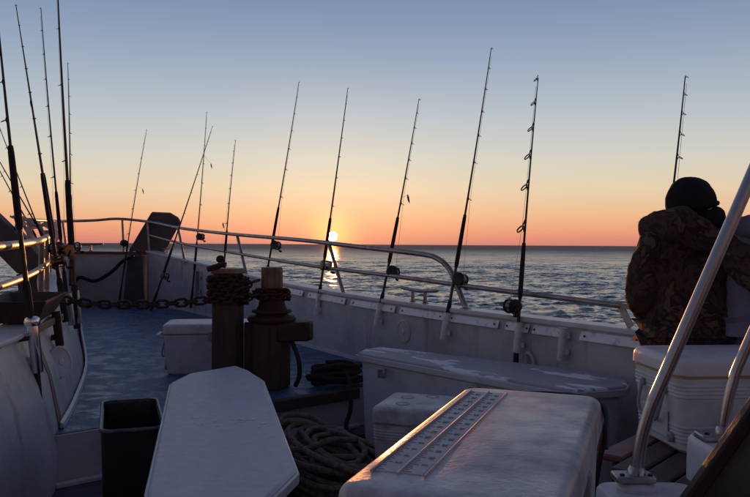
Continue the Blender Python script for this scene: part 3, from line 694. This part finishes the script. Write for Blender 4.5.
# ------------------------------------------------------------------ coolers
def cooler(label, loc, rotz, Lx, Ly, H, m='cooler_white', lid_h=.085, taper=.93, ribs=False, seam='cooler_seam', cr=.05, group=None, handles=True, top_r=.022):
    t = thing('cooler', label, 'cooler', loc, rotz, group, local=True)
    b = H-lid_h; rings = []
    prof = [(0, .965), (.012, 1.0)]
    if ribs:
        for k in range(5):
            z = .035+k*.014; prof += [(z, 1.0), (z+.003, 1.010), (z+.008, 1.010), (z+.011, 1.0)]
    if ribs:
        for k in range(4):
            z = b-.075+k*.014; prof += [(z, 1.0), (z+.003, 1.010), (z+.008, 1.010), (z+.011, 1.0)]
    prof += [(b, 1.0)]
    for z, s in prof:
        f = taper+(1-taper)*(z/b); rings.append(rrect(Lx*f*s, Ly*f*s, cr, z))
    body = MB().loft(rings).build('body', m, t, angle=30)
    MB().loft([rrect(Lx*1.002, Ly*1.002, cr, b+.0005), rrect(Lx*1.002, Ly*1.002, cr, b+.0095)]).build('seam', seam, t)
    lid = []
    for z, s in ((b+.010, 1.012), (b+.014, 1.022), (H-top_r, 1.018)): lid.append(rrect(Lx*s, Ly*(1+(s-1)*Lx/Ly), cr, z))
    base_in = 1.018
    for k in range(1, 6):
        a = math.pi/2*k/5; ins = top_r*(1-math.cos(a)); lid.append(rrect(Lx*base_in-2*ins, Ly*(1+(base_in-1)*Lx/Ly)-2*ins, max(cr-ins*.5, .01), H-top_r+top_r*math.sin(a)))
    lid.append(rrect(Lx*base_in-2*top_r-.05, Ly-2*top_r-.05, .02, H+.003))
    lo = MB().loft(lid).build('lid', m, t, angle=30)
    if handles:
        for s in (-1, 1):
            x = s*Lx/2*(taper+(1-taper)*.72); z = b*.72
            ho = MB(); ho.tube(smooth_path([(x+s*.012, -.09, z+.02), (x+s*.03, -.085, z-.06), (x+s*.028, -.05, z-.10), (x+s*.028, .05, z-.10), (x+s*.03, .085, z-.06), (x+s*.012, .09, z+.02)], 5), .007, 8)
            hb = ho.build('handle', 'cooler_grey', t)
            for k in (-1, 1): MB().lathe([(.016, 0), (.016, .018), (.010, .022)], (x-s*.004, k*.09, z+.02), (s, 0, 0), 12).build('pivot', 'cooler_grey', hb)
            MB().box((x+s*.002, 0, z-.11), (.008, .20, .10)).build('recess_panel', m, t, bevel=.006)
    MB().box((0, -Ly/2*1.0-.008, b-.01), (.05, .016, .07)).build('latch', 'cooler_grey', t, bevel=.004)
    MB().lathe([(.02, 0), (.02, .02), (.012, .026)], (-Lx/2*taper+.002, -Ly*.3, .05), (-1, 0, 0), 12).build('drain_plug', 'cooler_grey', t)
    return t, body, lo
# white cooler on the foredeck behind the bollard
c1, b1, l1 = cooler('white cooler standing on the blue foredeck behind the timber bollard', (-1.31, 6.10, .272), R(8), .74, .44, .395, group=None)
MB().tube([(-.37, -.12, .285), (-.43, -.12, .295), (-.43, .10, .295), (-.37, .10, .285)], .013, 8).build('carry_bar', 'cooler_white', c1)
MB().box((-.17, -.15, .389), (.07, .02, .006)).build('lid_slot', 'cooler_grey', l1, bevel=.002)
# small cooler in front of the long fish box
c2, b2, l2 = cooler('small pale cooler with cup recesses wedged before the long fish box', (.27, 3.82, .0), R(-18), .46, .40, .50, m='cooler_scuffed', lid_h=.09, ribs=True, handles=False, taper=.92, cr=.035, seam='cooler_grey')
for x, y in ((-.12, .06), (.0, .12), (-.10, -.10)): MB().lathe([(.036, 0), (.036, .0035), (.030, .0036), (.028, .0012), (.001, .0012)], (x, y, .501), (0, 0, 1), 20).build('cup_recess', 'cooler_grey', l2)
# big cooler with moulded fish ruler
c3, b3, l3 = cooler('large scuffed white cooler with moulded fish ruler on its lid', (.283, 1.703, .45), math.atan2(.938, .346), .985, .375, .43, m='cooler_scuffed', lid_h=.10, cr=.045, top_r=.026, taper=.95)
# ruler: local x along length, +y is the left edge seen from the stern
zt = .4325
MB().box((.0, .105, zt), (.80, .092, .005)).build('ruler_strip', 'ruler', l3, bevel=.0015)
for y in (.156, .105, .054): MB().box((.0, y, zt+.0025), (.82, .0035, .006)).build('ruler_ridge', 'ruler', l3, bevel=.001)
tk = MB()
for k in range(64):
    x = -.39+k*.0124; ln = .016 if k % 4 == 0 else (.011 if k % 2 == 0 else .007)
    tk.box((x, .152-ln/2, zt+.0028), (.0016, ln, .0012)); tk.box((x, .101-ln/2, zt+.0028), (.0016, ln, .0012))
tag(tk.build('ruler_ticks', 'print_grey', l3), kind='stuff')
def digits(txt, x, y, size, parent):
    cu = bpy.data.curves.new('ruler_number', 'FONT'); cu.body = txt; cu.size = size; cu.align_x = 'CENTER'; cu.align_y = 'CENTER'; cu.extrude = .0006
    o = bpy.data.objects.new('tmp', cu); C.objects.link(o); dg = bpy.context.evaluated_depsgraph_get(); me = bpy.data.meshes.new_from_object(o.evaluated_get(dg)); bpy.data.objects.remove(o)
    me.materials.clear(); me.materials.append(MATS['print_grey'])
    q = bpy.data.objects.new('ruler_number', me); C.objects.link(q); q.parent = parent; q.location = (x, y, zt+.003); q.rotation_euler = (0, 0, R(180)); return q
for k in range(1, 16):
    digits(str(k*2), -.39+k*.0496, .126, .019, l3); digits(str(k*5), -.39+k*.0496, .075, .017, l3)
strap = MB().tube(smooth_path([(.505, .05, .415), (.512, -.05, .42), (.508, -.14, .418), (.485, -.193, .405), (.44, -.212, .385), (.38, -.214, .36), (.35, -.214, .32)], 6), .0085, 8).build('hold_down_strap', 'black_rubber', c3)
# ribbed cooler at the companionway
c4, b4, l4 = cooler('white ribbed cooler with wire end handle standing on the slatted platform before the people', (1.47, 2.985, .5305), R(6), .74, .40, .355, lid_h=.075, ribs=True, cr=.045, top_r=.03, taper=.95)

# ------------------------------------------------------------------ fish boxes
def fish_box(lid, h, label, inset=.035, m='gelcoat', lid_m=None, group=None):
    c = V((sum(p[0] for p in lid)/len(lid), sum(p[1] for p in lid)/len(lid), 0))
    t = thing('fish_box', label, 'fish box', c, group=group); n = len(lid)
    def shrink(d):
        out = []
        for i in range(n):
            a, b, e = V(lid[i-1]), V(lid[i]), V(lid[(i+1) % n]); n1 = V((-(b-a).y, (b-a).x)).normalized(); n2 = V((-(e-b).y, (e-b).x)).normalized()
            k = (n1+n2).normalized(); k = k/max(k.dot(n1), .4); out.append((b.x+k.x*d, b.y+k.y*d))
        return out
    MB().prism(shrink(inset+.02), .0, h-.052, shrink(inset)).build('body', m, t, bevel=.02, seg=3)
    MB().prism(shrink(.0), h-.05, h-.012, shrink(-.002)).build('lid_rim', m, t, bevel=.005)
    MB().prism(shrink(.004), h-.0118, h, shrink(.016)).build('lid', lid_m or m, t, bevel=.004)
    return t
fb1 = fish_box([(-.12, 4.92), (.0, 4.76), (.958, 3.665), (1.27, 3.78), (1.345, 3.93), (1.28, 4.24), (.77, 4.63), (.055, 5.21), (-.07, 5.12)], .59, 'long fish box with lid whose wet sheen is painted as white patches standing along the starboard bulwark', lid_m='gelcoat_painted_sheen')
fb2 = fish_box([(-1.047, 3.83), (-.66, 2.16), (-.60, 1.98), (-.42, 1.92), (-.294, 2.08), (-.236, 2.365), (-.578, 3.94), (-.70, 4.22), (-.808, 4.39), (-1.02, 4.10)], .59, 'long fish box with dry matt lid beside the black bin', lid_m='gelcoat_dull')
for (x, y) in ((.05, 4.66), (.55, 4.09)):
    MB().box((x, y, .50), (.06, .03, .06), Matrix.Rotation(R(-49), 3, 'Z')).build('latch', 'steel_dull', fb1, bevel=.004)
sm = MB()
for k in range(16):
    f = k/15; x = -.74+.30*f+random.uniform(-.03, .03); y = 2.98-.05*f+random.uniform(-.05, .09); w0 = random.uniform(.005, .016)
    sm.prism([(x+w0*random.uniform(.5, 1.9)*math.cos(a), y+w0*random.uniform(.3, .9)*math.sin(a)) for a in np.linspace(0, 6.283, 10)[:-1]], .5904, .5910+k*.00012)
tag(sm.build('salt_spots', 'scratch', fb2), kind='stuff')

# ------------------------------------------------------------------ bin
t = thing('bin', 'open black plastic rubbish bin standing by the deck step', 'bin', (-1.075, 3.32, 0), math.atan2(.60, -.21), local=True)
Lx, Ly, H = .60, .25, .55
def bin_rings(s0, s1, zs): return [rrect(Lx*(s0+(s1-s0)*z/H), Ly*(s0+(s1-s0)*z/H), .035, z) for z in zs]
m = MB(); outer = bin_rings(.86, 1.0, [0.002, .02, .25, .45, .535]); inner = [rrect(Lx*.965*(.86+.14*z/H), Ly*.93*(.86+.14*z/H), .032, z) for z in (.535, .3, .012)]
m.loft(outer+inner).build('shell', 'black_plastic', t, angle=40)
rim = []
for rr, zz in ((0, .535), (.005, .537), (.007, .545), (.003, .551), (-.006, .549)): rim.append(rrect(Lx+2*rr, Ly+2*rr, .038, zz))
m = MB(); rings = rim; n = len(rings[0])
m.loft(rings); m.f = m.f[:-2]; m.build('rim', 'bin_rim', t, angle=60)

# ------------------------------------------------------------------ ropes
def rope_heap(c, n, rx, ry, z0, zs, r, label, m, rotz=0, seed=1):
    rs = random.Random(seed); P = []; k = 0; steps = 9
    for i in range(n):
        a0 = rs.uniform(0, 6.28); ex, ey = rx*rs.uniform(.5, 1.05), ry*rs.uniform(.5, 1.05); ox, oy = rs.uniform(-.25, .25)*rx, rs.uniform(-.25, .25)*ry
        for j in range(steps):
            a = 2*math.pi*j/steps+i*.4
            z = z0+r+zs*(i/n)*(1.15-.7*min(1, math.hypot(ex*math.cos(a)/rx, ey*math.sin(a)/ry)))+rs.uniform(0, .018)
            x, y = ex*math.cos(a)+ox+rs.uniform(-.02, .02), ey*math.sin(a)+oy+rs.uniform(-.02, .02)
            P.append((c[0]+x*math.cos(rotz)-y*math.sin(rotz), c[1]+x*math.sin(rotz)+y*math.cos(rotz), z))
    o = MB().tube(smooth_path(P, 4), r, 8).build('rope', m); tag(o, label, 'rope'); return o
rope_heap((-.24, 3.98), 30, .62, .22, 0.0, .40, .0155, 'heap of thick tan rope lying between the two fish boxes', 'rope_tan', R(115), 3)
rope_heap((-.28, 5.48), 7, .20, .14, .282, .20, .017, 'coil of dark rope lying on the foredeck edge beside the windlass', 'rope_dark', R(30), 8)
o = MB().tube(smooth_path([(-.22, 5.40, .40), (-.17, 5.24, .33), (-.16, 5.14, .18), (-.19, 5.12, .05), (-.12, 5.0, .022), (.0, 5.02, .022), (-.05, 5.22, .022)], 6), .015, 8).build('rope', 'rope_dark')
tag(o, 'dark rope end hanging down the white step riser', 'rope')

# ------------------------------------------------------------------ slatted platform, companionway blocks, grab rails
d = V((.65, .76, 0)).normalized(); pp = V((.76, -.65, 0)).normalized()
t = thing('platform', 'dark red slatted wooden platform under the ribbed cooler', 'platform', (1.2, 2.8, 0))
for k in range(9):
    s = V((.87, 2.76, .517))+pp*k*.112-d*(.05+k*.10 if k else 0); ln = (3.20-s.y)/d.y
    if k > 5: ln *= .9
    MB().bar(s, s+d*ln, .098, .026).build('slat', 'slat_red' if k == 0 else 'slat_wood', t, bevel=.008)
for f in (.16, .62):
    a = V((.87, 2.76, .25))+d*f*.5; MB().bar(a+pp*.02-d*.05, a+pp*.90-d*.75+V((0, 0, 0)), .05, .50).build('bearer', 'dark_wood', t)
blk = thing('companionway_coaming', 'white moulded block carrying the foot of the bent grab rail', 'coaming', (.83, 2.12, 0))
m = MB(); m.loft([[(x+.84, y+2.14, z) for x, y, z in rrect(.30*s, .46*s, .05, z)] for z, s in ((.0, 1.03), (.5, 1.0), (.545, .99), (.556, .95))]); m.build('block', 'gelcoat', blk, angle=40)
MB().lathe([(.06, .5565), (.06, .566), (.05, .574), (.024, .58)], (.807, 2.30, 0), (0, 0, 1), 20).build('deck_pad', 'cap_white', blk)
blk2 = thing('companionway_coaming', 'white moulded block carrying the foot of the straight grab rail', 'coaming', (1.3, 2.38, .53))
m = MB(); m.loft([[(x+1.36, y+2.40, z) for x, y, z in rrect(.64*s, .26*s, .05, z)] for z, s in ((.0, 1.02), (.62, 1.0), (.662, .99), (.675, .96))]); m.build('block', 'gelcoat', blk2, angle=40)
def grab_rail(path, r, foot, label, wedge):
    t = thing('grab_rail', label, 'handrail', foot)
    MB().tube(smooth_path(path, 8), r, 16).build('tube', 'steel', t)
    f = V(foot); MB().box(f+V((wedge, 0, .012)), (.12, .075, .022)).build('foot_plate', 'steel_dull', t, bevel=.006)
    MB().lathe([(r*1.5, .02), (r*1.4, .035), (r*1.05, .045)], f, (0, 0, 1), 16).build('collar', 'steel', t)
    for k in (-.04, .045): MB().lathe([(.008, .022), (.008, .027), (.003, .029)], f+V((wedge+k, -.02, 0)), (0, 0, 1), 8).build('bolt', 'iron_dark', t)
grab_rail([(.807, 2.30, .562), (.812, 2.30, .64), (.825, 2.30, .72), (.852, 2.30, .81), (.89, 2.30, .90), (1.152, 2.30, 1.515), (1.33, 2.30, 1.93)], .0195, (.807, 2.30, .578), 'bent stainless grab rail rising diagonally beside the people', -.01)
grab_rail([(1.127, 2.42, .68), (1.134, 2.42, .75), (1.158, 2.42, .86), (1.205, 2.42, .985), (1.50, 2.42, 1.65)], .0165, (1.127, 2.42, .675), 'shorter grab rail foot on the white block before the ribbed cooler', -.02)
t = thing('companionway_board', 'dark brown sloping board at the companionway edge', 'board', (.8, 1.5, 0))
m = MB(); P = [V((.60, 1.50, .71)), V((1.05, 1.50, 1.36)), V((1.05, 1.50, .0)), V((.60, 1.50, 0))]
m.add(P+[p+V((.25, -.5, 0)) for p in P], [(0, 1, 2, 3), (7, 6, 5, 4), (0, 4, 5, 1), (1, 5, 6, 2), (2, 6, 7, 3), (3, 7, 4, 0)])
m.build('panel', 'dark_wood', t)
MB().bar(V((.60, 1.515, .73)), V((1.05, 1.515, 1.38)), .03, .03).build('edge_moulding', 'dark_wood', t, bevel=.006)
# support under the big cooler
t = thing('hatch_box', 'dark low box carrying the large cooler with the fish ruler', 'box', (.283, 1.703, 0), math.atan2(.938, .346), local=True)
MB().box((0, 0, .22), (.86, .32, .44)).build('body', 'dark_wood', t, bevel=.015); MB().box((0, 0, .4445), (.90, .35, .009)).build('top_board', 'timber_dark', t, bevel=.003)
# gaff standing beside the big cooler
t = thing('gaff', 'short dark gaff with red tipped handle leaning beside the large cooler', 'gaff', (.70, 2.68, 0))
MB().tube([(0.735, 2.68, .015), (0.780, 2.64, .45), (0.795, 2.62, .58)], [.011, .011, .010], 8).build('shaft', 'rod_grip', t)
MB().tube([(0.795, 2.62, .58), (0.810, 2.61, .68)], [.012, .011], 8).build('grip', 'rod_red', t)
MB().tube([(0.810, 2.61, .68), (0.812, 2.61, .70)], [.017, .014], 10).build('end_cap', 'slat_red', t)
MB().tube(smooth_path([(0.775, 2.645, .42), (0.725, 2.63, .44), (0.695, 2.62, .40), (0.725, 2.62, .36)], 5), .006, 6).build('hook', 'iron_dark', t)

# ------------------------------------------------------------------ clutter on the port bulwark
t = thing('bait_tray', 'dark open wooden bait tray resting on the port bulwark', 'tray', (-2.1, 4.6, .86))
def tray(c, L0, W0, L1, W1, h, rz):
    M = Matrix.Translation(c) @ Matrix.Rotation(rz, 4, 'Z')
    b = MB().box((0, 0, .006), (L0, W0, .012)).xf(M); b.build('bottom', 'dark_wood', t)
    for s in (-1, 1):
        w = MB(); w.add([(-L0/2, s*W0/2, 0), (L0/2, s*W0/2, 0), (L1/2, s*W1/2, h), (-L1/2, s*W1/2, h), (-L0/2, s*(W0/2+.014), 0), (L0/2, s*(W0/2+.014), 0), (L1/2, s*(W1/2+.014), h), (-L1/2, s*(W1/2+.014), h)], [(0, 1, 2, 3), (7, 6, 5, 4), (0, 4, 5, 1), (1, 5, 6, 2), (2, 6, 7, 3), (3, 7, 4, 0)]).xf(M); w.build('side_board', 'timber_dark', t)
        w = MB(); w.add([(s*L0/2, -W0/2, 0), (s*L0/2, W0/2, 0), (s*L1/2, W1/2, h), (s*L1/2, -W1/2, h), (s*(L0/2+.014), -W0/2, 0), (s*(L0/2+.014), W0/2, 0), (s*(L1/2+.014), W1/2, h), (s*(L1/2+.014), -W1/2, h)], [(0, 1, 2, 3), (7, 6, 5, 4), (0, 4, 5, 1), (1, 5, 6, 2), (2, 6, 7, 3), (3, 7, 4, 0)]).xf(M); w.build('end_board', 'timber_dark', t)
tray(V((-2.12, 4.55, .842)), .60, .20, .86, .34, .13, R(105))
o = rope_heap((-2.12, 4.5), 4, .18, .08, .85, .05, .012, 'dark cord coiled inside the bait tray', 'rope_dark', R(105), 5)
t = thing('rag', 'crumpled white rag tied to the port rail', 'rag', (-2.62, 6.0, 1.35))
rs = random.Random(4)
def strip(path, w, name='cloth_strip'):
    P = smooth_path(path, 6); m = MB(); fr = frame(P); L_ = []
    for i, (p, tt, a, b) in enumerate(fr):
        ww = w*(1+.3*math.sin(i*1.3)); 
        for k in range(5):
            f = k/4-.5; L_.append(p+b*ww*f+a*(.018*math.sin(k*2.2+i*.9)))
    for i in range(len(fr)-1):
        for k in range(4): m.f.append([i*5+k, i*5+k+1, (i+1)*5+k+1, (i+1)*5+k])
    m.v = L_; o = m.build(name, 'cloth_white', t); s = o.modifiers.new('solidify', 'SOLIDIFY'); s.thickness = .004
    return o
# tied round the end of the port bow rail, hanging down to the near rail
strip([(-4.16, 8.66, 1.60), (-4.0, 8.62, 1.57), (-3.86, 8.60, 1.50), (-3.70, 8.58, 1.53)], .17)
strip([(-4.08, 8.64, 1.58), (-4.09, 8.60, 1.45), (-4.0, 8.58, 1.33), (-4.04, 8.57, 1.20)], .20)
strip([(-3.92, 8.60, 1.54), (-3.95, 8.56, 1.42), (-3.88, 8.55, 1.28)], .18)
strip([(-3.72, 8.58, 1.54), (-3.66, 8.55, 1.40), (-3.72, 8.54, 1.24), (-3.62, 8.54, 1.05)], .17)
t.location = (-4.0, 8.7, 1.5)
for ch in t.children:
    for v in ch.data.vertices: v.co += V((-2.62, 6.0, 1.35))-V((-4.0, 8.7, 1.5))
t['label'] = 'crumpled white rag tied to the port end of the bow rail'

# ------------------------------------------------------------------ buoy on the horizon
t = thing('buoy', 'tiny dark marker on the horizon right of the sun', 'buoy', (-48, 1500, -1.35))
MB().lathe([(1.2, -.3), (1.4, .3), (.9, 1.1), (.25, 1.4)], (-48, 1500, -1.35), (0, 0, 1), 12).build('float', 'buoy_dark', t)
MB().tube([(-48, 1500, 0), (-48, 1500, 4.2), (-48, 1500, 4.8)], [.5, .35, .5], 8).build('mast', 'buoy_dark', t)

# ------------------------------------------------------------------ people
def skin_obj(name, joints, edges, m, parent, root, sub=2, disp=None, off=V((0, 0, 0))):
    names = list(joints); me = bpy.data.meshes.new(name)
    me.from_pydata([tuple(V(joints[n][0])-off) for n in names], [(names.index(a), names.index(b)) for a, b in edges], [])
    o = bpy.data.objects.new(name, me); C.objects.link(o); o.parent = parent
    sk = o.modifiers.new('skin', 'SKIN'); sk.use_smooth_shade = True; sk.branch_smoothing = .6
    lay = me.skin_vertices[0].data if len(me.skin_vertices) else None
    if lay is None:
        me.update(); bm = bmesh.new(); bm.from_mesh(me); ly = bm.verts.layers.skin.verify(); bm.to_mesh(me); bm.free(); lay = me.skin_vertices[0].data
    for i, n in enumerate(names):
        r = joints[n][1]; lay[i].radius = r if isinstance(r, tuple) else (r, r); lay[i].use_root = (n == root)
    s = o.modifiers.new('sub', 'SUBSURF'); s.levels = sub; s.render_levels = sub
    if disp:
        for k, (size, st) in enumerate(disp):
            tx = bpy.data.textures.new(name+'_folds', 'CLOUDS'); tx.noise_scale = size; tx.noise_depth = 2
            dm = o.modifiers.new('folds', 'DISPLACE'); dm.texture = tx; dm.strength = st; dm.mid_level = .5; dm.texture_coords = 'GLOBAL'
    me.materials.append(MATS[m]); return o
def chainE(*n): return list(zip(n, n[1:]))
def blob(name, c, rad, m, parent, off, rot=None, sub=3, shape=None, disp=None):
    bm = bmesh.new(); bmesh.ops.create_icosphere(bm, subdivisions=sub, radius=1)
    Mx = rot if rot is not None else Matrix.Identity(3)
    for v in bm.verts:
        p = v.co.copy()
        if shape: p = shape(p)
        v.co = V(c)-off+Mx @ V((p.x*rad[0], p.y*rad[1], p.z*rad[2]))
    me = bpy.data.meshes.new(name); bm.to_mesh(me); bm.free()
    for p in me.polygons: p.use_smooth = True
    me.materials.append(MATS[m]); o = bpy.data.objects.new(name, me); C.objects.link(o); o.parent = parent
    if disp:
        for size, st in disp:
            tx = bpy.data.textures.new(name+'_folds', 'CLOUDS'); tx.noise_scale = size
            dm = o.modifiers.new('folds', 'DISPLACE'); dm.texture = tx; dm.strength = st; dm.mid_level = .5; dm.texture_coords = 'GLOBAL'
    return o
def hand(J, E, wrist, d, up, pre):
    """palm and five bent fingers added to the body skeleton"""
    d = V(d).normalized(); up = V(up).normalized(); sd = d.cross(up).normalized(); w = V(wrist)
    J[pre+'palm'] = (w+d*.055, (.034, .016)); E.append((pre+'wrist', pre+'palm'))
    for i, ln in enumerate((.070, .080, .076, .060)):
        o = sd*(.026-.0175*i); k = w+d*.09+o
        J[pre+'k%d' % i] = (k, .0100); J[pre+'m%d' % i] = (k+d*ln*.5-up*.012, .0088); J[pre+'t%d' % i] = (k+d*ln*.8-up*.035, .0078)
        E += [(pre+'palm', pre+'k%d' % i), (pre+'k%d' % i, pre+'m%d' % i), (pre+'m%d' % i, pre+'t%d' % i)]
    J[pre+'th0'] = (w+d*.045+sd*.036-up*.008, .011); J[pre+'th1'] = (w+d*.085+sd*.052-up*.016, .0095)
    E += [(pre+'palm', pre+'th0'), (pre+'th0', pre+'th1')]
def person(label, foot, f, pel, chest, neck, head, hips, shoulders, armsL, armsR, top_m, top_r, kind):
    """all joints are world points; f is the direction the person faces"""
    f = V(f).normalized(); r = V((f.y, -f.x, 0)); off = V((*foot, 0)); t = thing('person', label, 'person', off)
    pel, chest, neck, head = V(pel), V(chest), V(neck), V(head)
    J = {'pel': (pel, (.15, .11)), 'waist': (pel.lerp(chest, .45), (.135, .10)), 'chest': (chest, (.16, .115)), 'neck0': (chest.lerp(neck, .75), .065), 'neck': (neck, .056), 'skull0': (head-V((0, 0, .05)), .075), 'skull': (head+V((0, 0, .03)), (.085, .10))}
    E = chainE('pel', 'waist', 'chest', 'neck0', 'neck', 'skull0', 'skull')
    for s, nm, A in ((-1, 'L', armsL), (1, 'R', armsR)):
        h = pel+r*s*.10-V((0, 0, .05)); kn = V((h.x, h.y, .50))+f*.06; an = V((off.x, off.y, .09))+r*s*.11
        J[nm+'hip'] = (h, .095); J[nm+'knee'] = (kn, .062); J[nm+'ank'] = (an, .045); J[nm+'toe'] = (an+f*.17-V((0, 0, .05)), .035)
        E += [('pel', nm+'hip'), (nm+'hip', nm+'knee'), (nm+'knee', nm+'ank'), (nm+'ank', nm+'toe')]
        sh, elb, wr = [V(q) for q in A]
        J[nm+'sh'] = (sh, .062); J[nm+'elb'] = (elb, .045); J[nm+'wrist'] = (wr, (.030, .024))
        E += [('chest', nm+'sh'), (nm+'sh', nm+'elb'), (nm+'elb', nm+'wrist')]
        hand(J, E, wr, wr-elb, (0, 0, 1), nm)
    body = skin_obj('body', J, E, 'skin', t, 'pel', 2, None, off)
    # jacket or hoodie
    k = top_r
    J2 = {'hem': (pel-V((0, 0, .36)), (.225*k, .185*k)), 'pel': (pel+V((0, 0, .06)), (.20*k, .16*k)), 'waist': (pel.lerp(chest, .5), (.20*k, .165*k)), 'chest': (chest, (.205*k, .165*k)), 'upper': (chest.lerp(neck, .5), (.15*k, .125*k)), 'collar': (chest.lerp(neck, .95), .085*k)}
    E2 = chainE('hem', 'pel', 'waist', 'chest', 'upper', 'collar')
    for nm, A in (('L', armsL), ('R', armsR)):
        sh, elb, wr = [V(q) for q in A]
        J2[nm+'sh'] = (sh, .098*k); J2[nm+'ua'] = (sh.lerp(elb, .5), .090*k); J2[nm+'elb'] = (elb, .082*k); J2[nm+'fa'] = (elb.lerp(wr, .55), .068*k); J2[nm+'cuff'] = (elb.lerp(wr, .96), .050*k)
        E2 += [('upper', nm+'sh'), (nm+'sh', nm+'ua'), (nm+'ua', nm+'elb'), (nm+'elb', nm+'fa'), (nm+'fa', nm+'cuff')]
    skin_obj(kind, J2, E2, top_m, t, 'waist', 3, [(.16, .040), (.05, .026)], off)
    J3 = {'pel': (pel, (.13, .10))}; E3 = []
    for s, nm in ((-1, 'L'), (1, 'R')):
        for q in ('hip', 'knee'): J3[nm+q] = (J[nm+q][0], J[nm+q][1]*1.22)
        J3[nm+'cuff'] = (J[nm+'ank'][0]+V((0, 0, .03)), .068); E3 += [('pel', nm+'hip'), (nm+'hip', nm+'knee'), (nm+'knee', nm+'cuff')]
    skin_obj('trousers', J3, E3, 'trousers', t, 'pel', 2, [(.1, .02)], off)
    for nm in 'LR':
        a = J[nm+'ank'][0]
        skin_obj('boot', {'a': (V((a.x, a.y, .14)), .060), 'b': (V((a.x, a.y, .055)), .055), 'c': (V((a.x, a.y, .047))+f*.10, (.050, .045)), 'd': (V((a.x, a.y, .038))+f*.19, (.044, .036))}, [('a', 'b'), ('b', 'c'), ('c', 'd')], 'boots', t, 'b', 2, None, off)
    return t, body, off
# person in camouflage, head bowed towards the other
f1 = V((.42, .90, 0))
p1, body1, off1 = person('person in camouflage hooded jacket and black beanie, arm round the companion at the rail', (1.45, 3.52), f1, (1.44, 3.48, .90), (1.44, 3.51, 1.20), (1.465, 3.50, 1.37), (1.475, 3.49, 1.46),
    None, None, ((1.30, 3.50, 1.325), (1.225, 3.45, 1.05), (1.38, 3.72, .93)), ((1.58, 3.44, 1.31), (1.66, 3.20, 1.15), (1.93, 3.13, 1.10)), 'camo', 1.0, 'jacket')
hr = Matrix.Rotation(R(-26), 3, 'Y') @ Matrix.Rotation(R(-62), 3, 'Z') @ Matrix.Rotation(R(-14), 3, 'X')
def face_shape(p):
    q = p.copy()
    if q.y > 0: q.y *= 1.04
    if q.z < -.3: q.x *= 1+.35*(q.z+.3); q.y *= 1+.1*(q.z+.3)
    return q
hc = V((1.478, 3.48, 1.480))
head1 = blob('head', hc, (.080, .100, .118), 'skin', body1, off1, hr, 3, face_shape)
fc = lambda x, y, z: hc+hr @ V((x, y, z))
for s_ in (-1, 1):
    blob('ear', fc(s_*.080, -.005, -.012), (.012, .022, .032), 'skin', head1, off1, hr, 2)
    blob('eye', fc(s_*.032, .092, .002), (.013, .010, .010), 'scratch', head1, off1, hr, 2)
blob('nose', fc(0, .108, -.022), (.014, .022, .024), 'skin', head1, off1, hr, 2)
blob('mouth', fc(0, .098, -.062), (.024, .008, .007), 'slat_red', head1, off1, hr, 2)
blob('lower_face_shade', fc(0, .018, -.075), (.106, .118, .092), 'beanie', p1, off1, hr, 4, None, [(.05, .016)])  # black blob added over the lower face, standing in for its shadow
def beanie_shape(p):
    q = p.copy()
    if q.z < -.25: q.z = -.25-(abs(q.z+.25))*.35; q.x *= 1.0; q.y *= 1.0
    return q
blob('beanie', fc(0, -.010, .020), (.104, .120, .128), 'beanie', p1, off1, hr, 4, beanie_shape, [(.06, .016)])
P = [fc(.100*math.cos(a), -.010+.116*math.sin(a), -.006) for a in np.linspace(0, 2*math.pi, 29)[:-1]]
MB().tube(P, .012, 8, closed=True).build('beanie_brim', 'beanie', p1)
def hood(parent, pts, rads, m, off, disp):
    J = {'h%d' % i: (p, r) for i, (p, r) in enumerate(zip(pts, rads))}
    return skin_obj('hood', J, chainE(*J), m, parent, 'h2', 3, disp, off)
hood(p1, [(1.36, 3.62, 1.33), (1.30, 3.52, 1.375), (1.325, 3.42, 1.405), (1.385, 3.37, 1.40), (1.47, 3.36, 1.345), (1.55, 3.40, 1.305), (1.60, 3.50, 1.29)], [.045, .072, .088, .090, .080, .064, .045], 'camo', off1, [(.08, .03)])
# companion in grey hoodie
f2 = V((.55, .83, 0))
p2, body2, off2 = person('person in plain grey lavender hoodie standing close beside the camouflage jacket', (1.80, 3.44), f2, (1.77, 3.38, .92), (1.775, 3.40, 1.24), (1.81, 3.42, 1.43), (1.83, 3.44, 1.55),
    None, None, ((1.66, 3.47, 1.325), (1.66, 3.56, 1.06), (1.78, 3.70, .96)), ((1.95, 3.33, 1.325), (2.02, 3.26, 1.06), (1.98, 3.40, .95)), 'hoodie', 1.0, 'hoodie')
hc2 = V((1.83, 3.44, 1.56)); hr2 = Matrix.Rotation(R(-32), 3, 'Z')
h2 = blob('head', hc2, (.078, .098, .118), 'skin', body2, off2, hr2, 3, face_shape)
fc2 = lambda x, y, z: hc2+hr2 @ V((x, y, z))
blob('hair', fc2(0, -.018, .028), (.092, .106, .108), 'boots', h2, off2, hr2, 3, None, [(.03, .015)])
blob('nose', fc2(0, .106, -.02), (.013, .02, .022), 'skin', h2, off2, hr2, 2)
blob('mouth', fc2(0, .095, -.06), (.022, .008, .007), 'slat_red', h2, off2, hr2, 2)
for s_ in (-1, 1):
    blob('eye', fc2(s_*.031, .089, .002), (.012, .01, .01), 'scratch', h2, off2, hr2, 2); blob('ear', fc2(s_*.078, 0, -.012), (.012, .022, .032), 'skin', h2, off2, hr2, 2)
hood(p2, [(1.69, 3.54, 1.37), (1.655, 3.44, 1.385), (1.685, 3.35, 1.39), (1.76, 3.30, 1.385), (1.85, 3.31, 1.38), (1.91, 3.38, 1.36)], [.04, .052, .062, .066, .058, .045], 'hoodie', off2, [(.07, .025)])
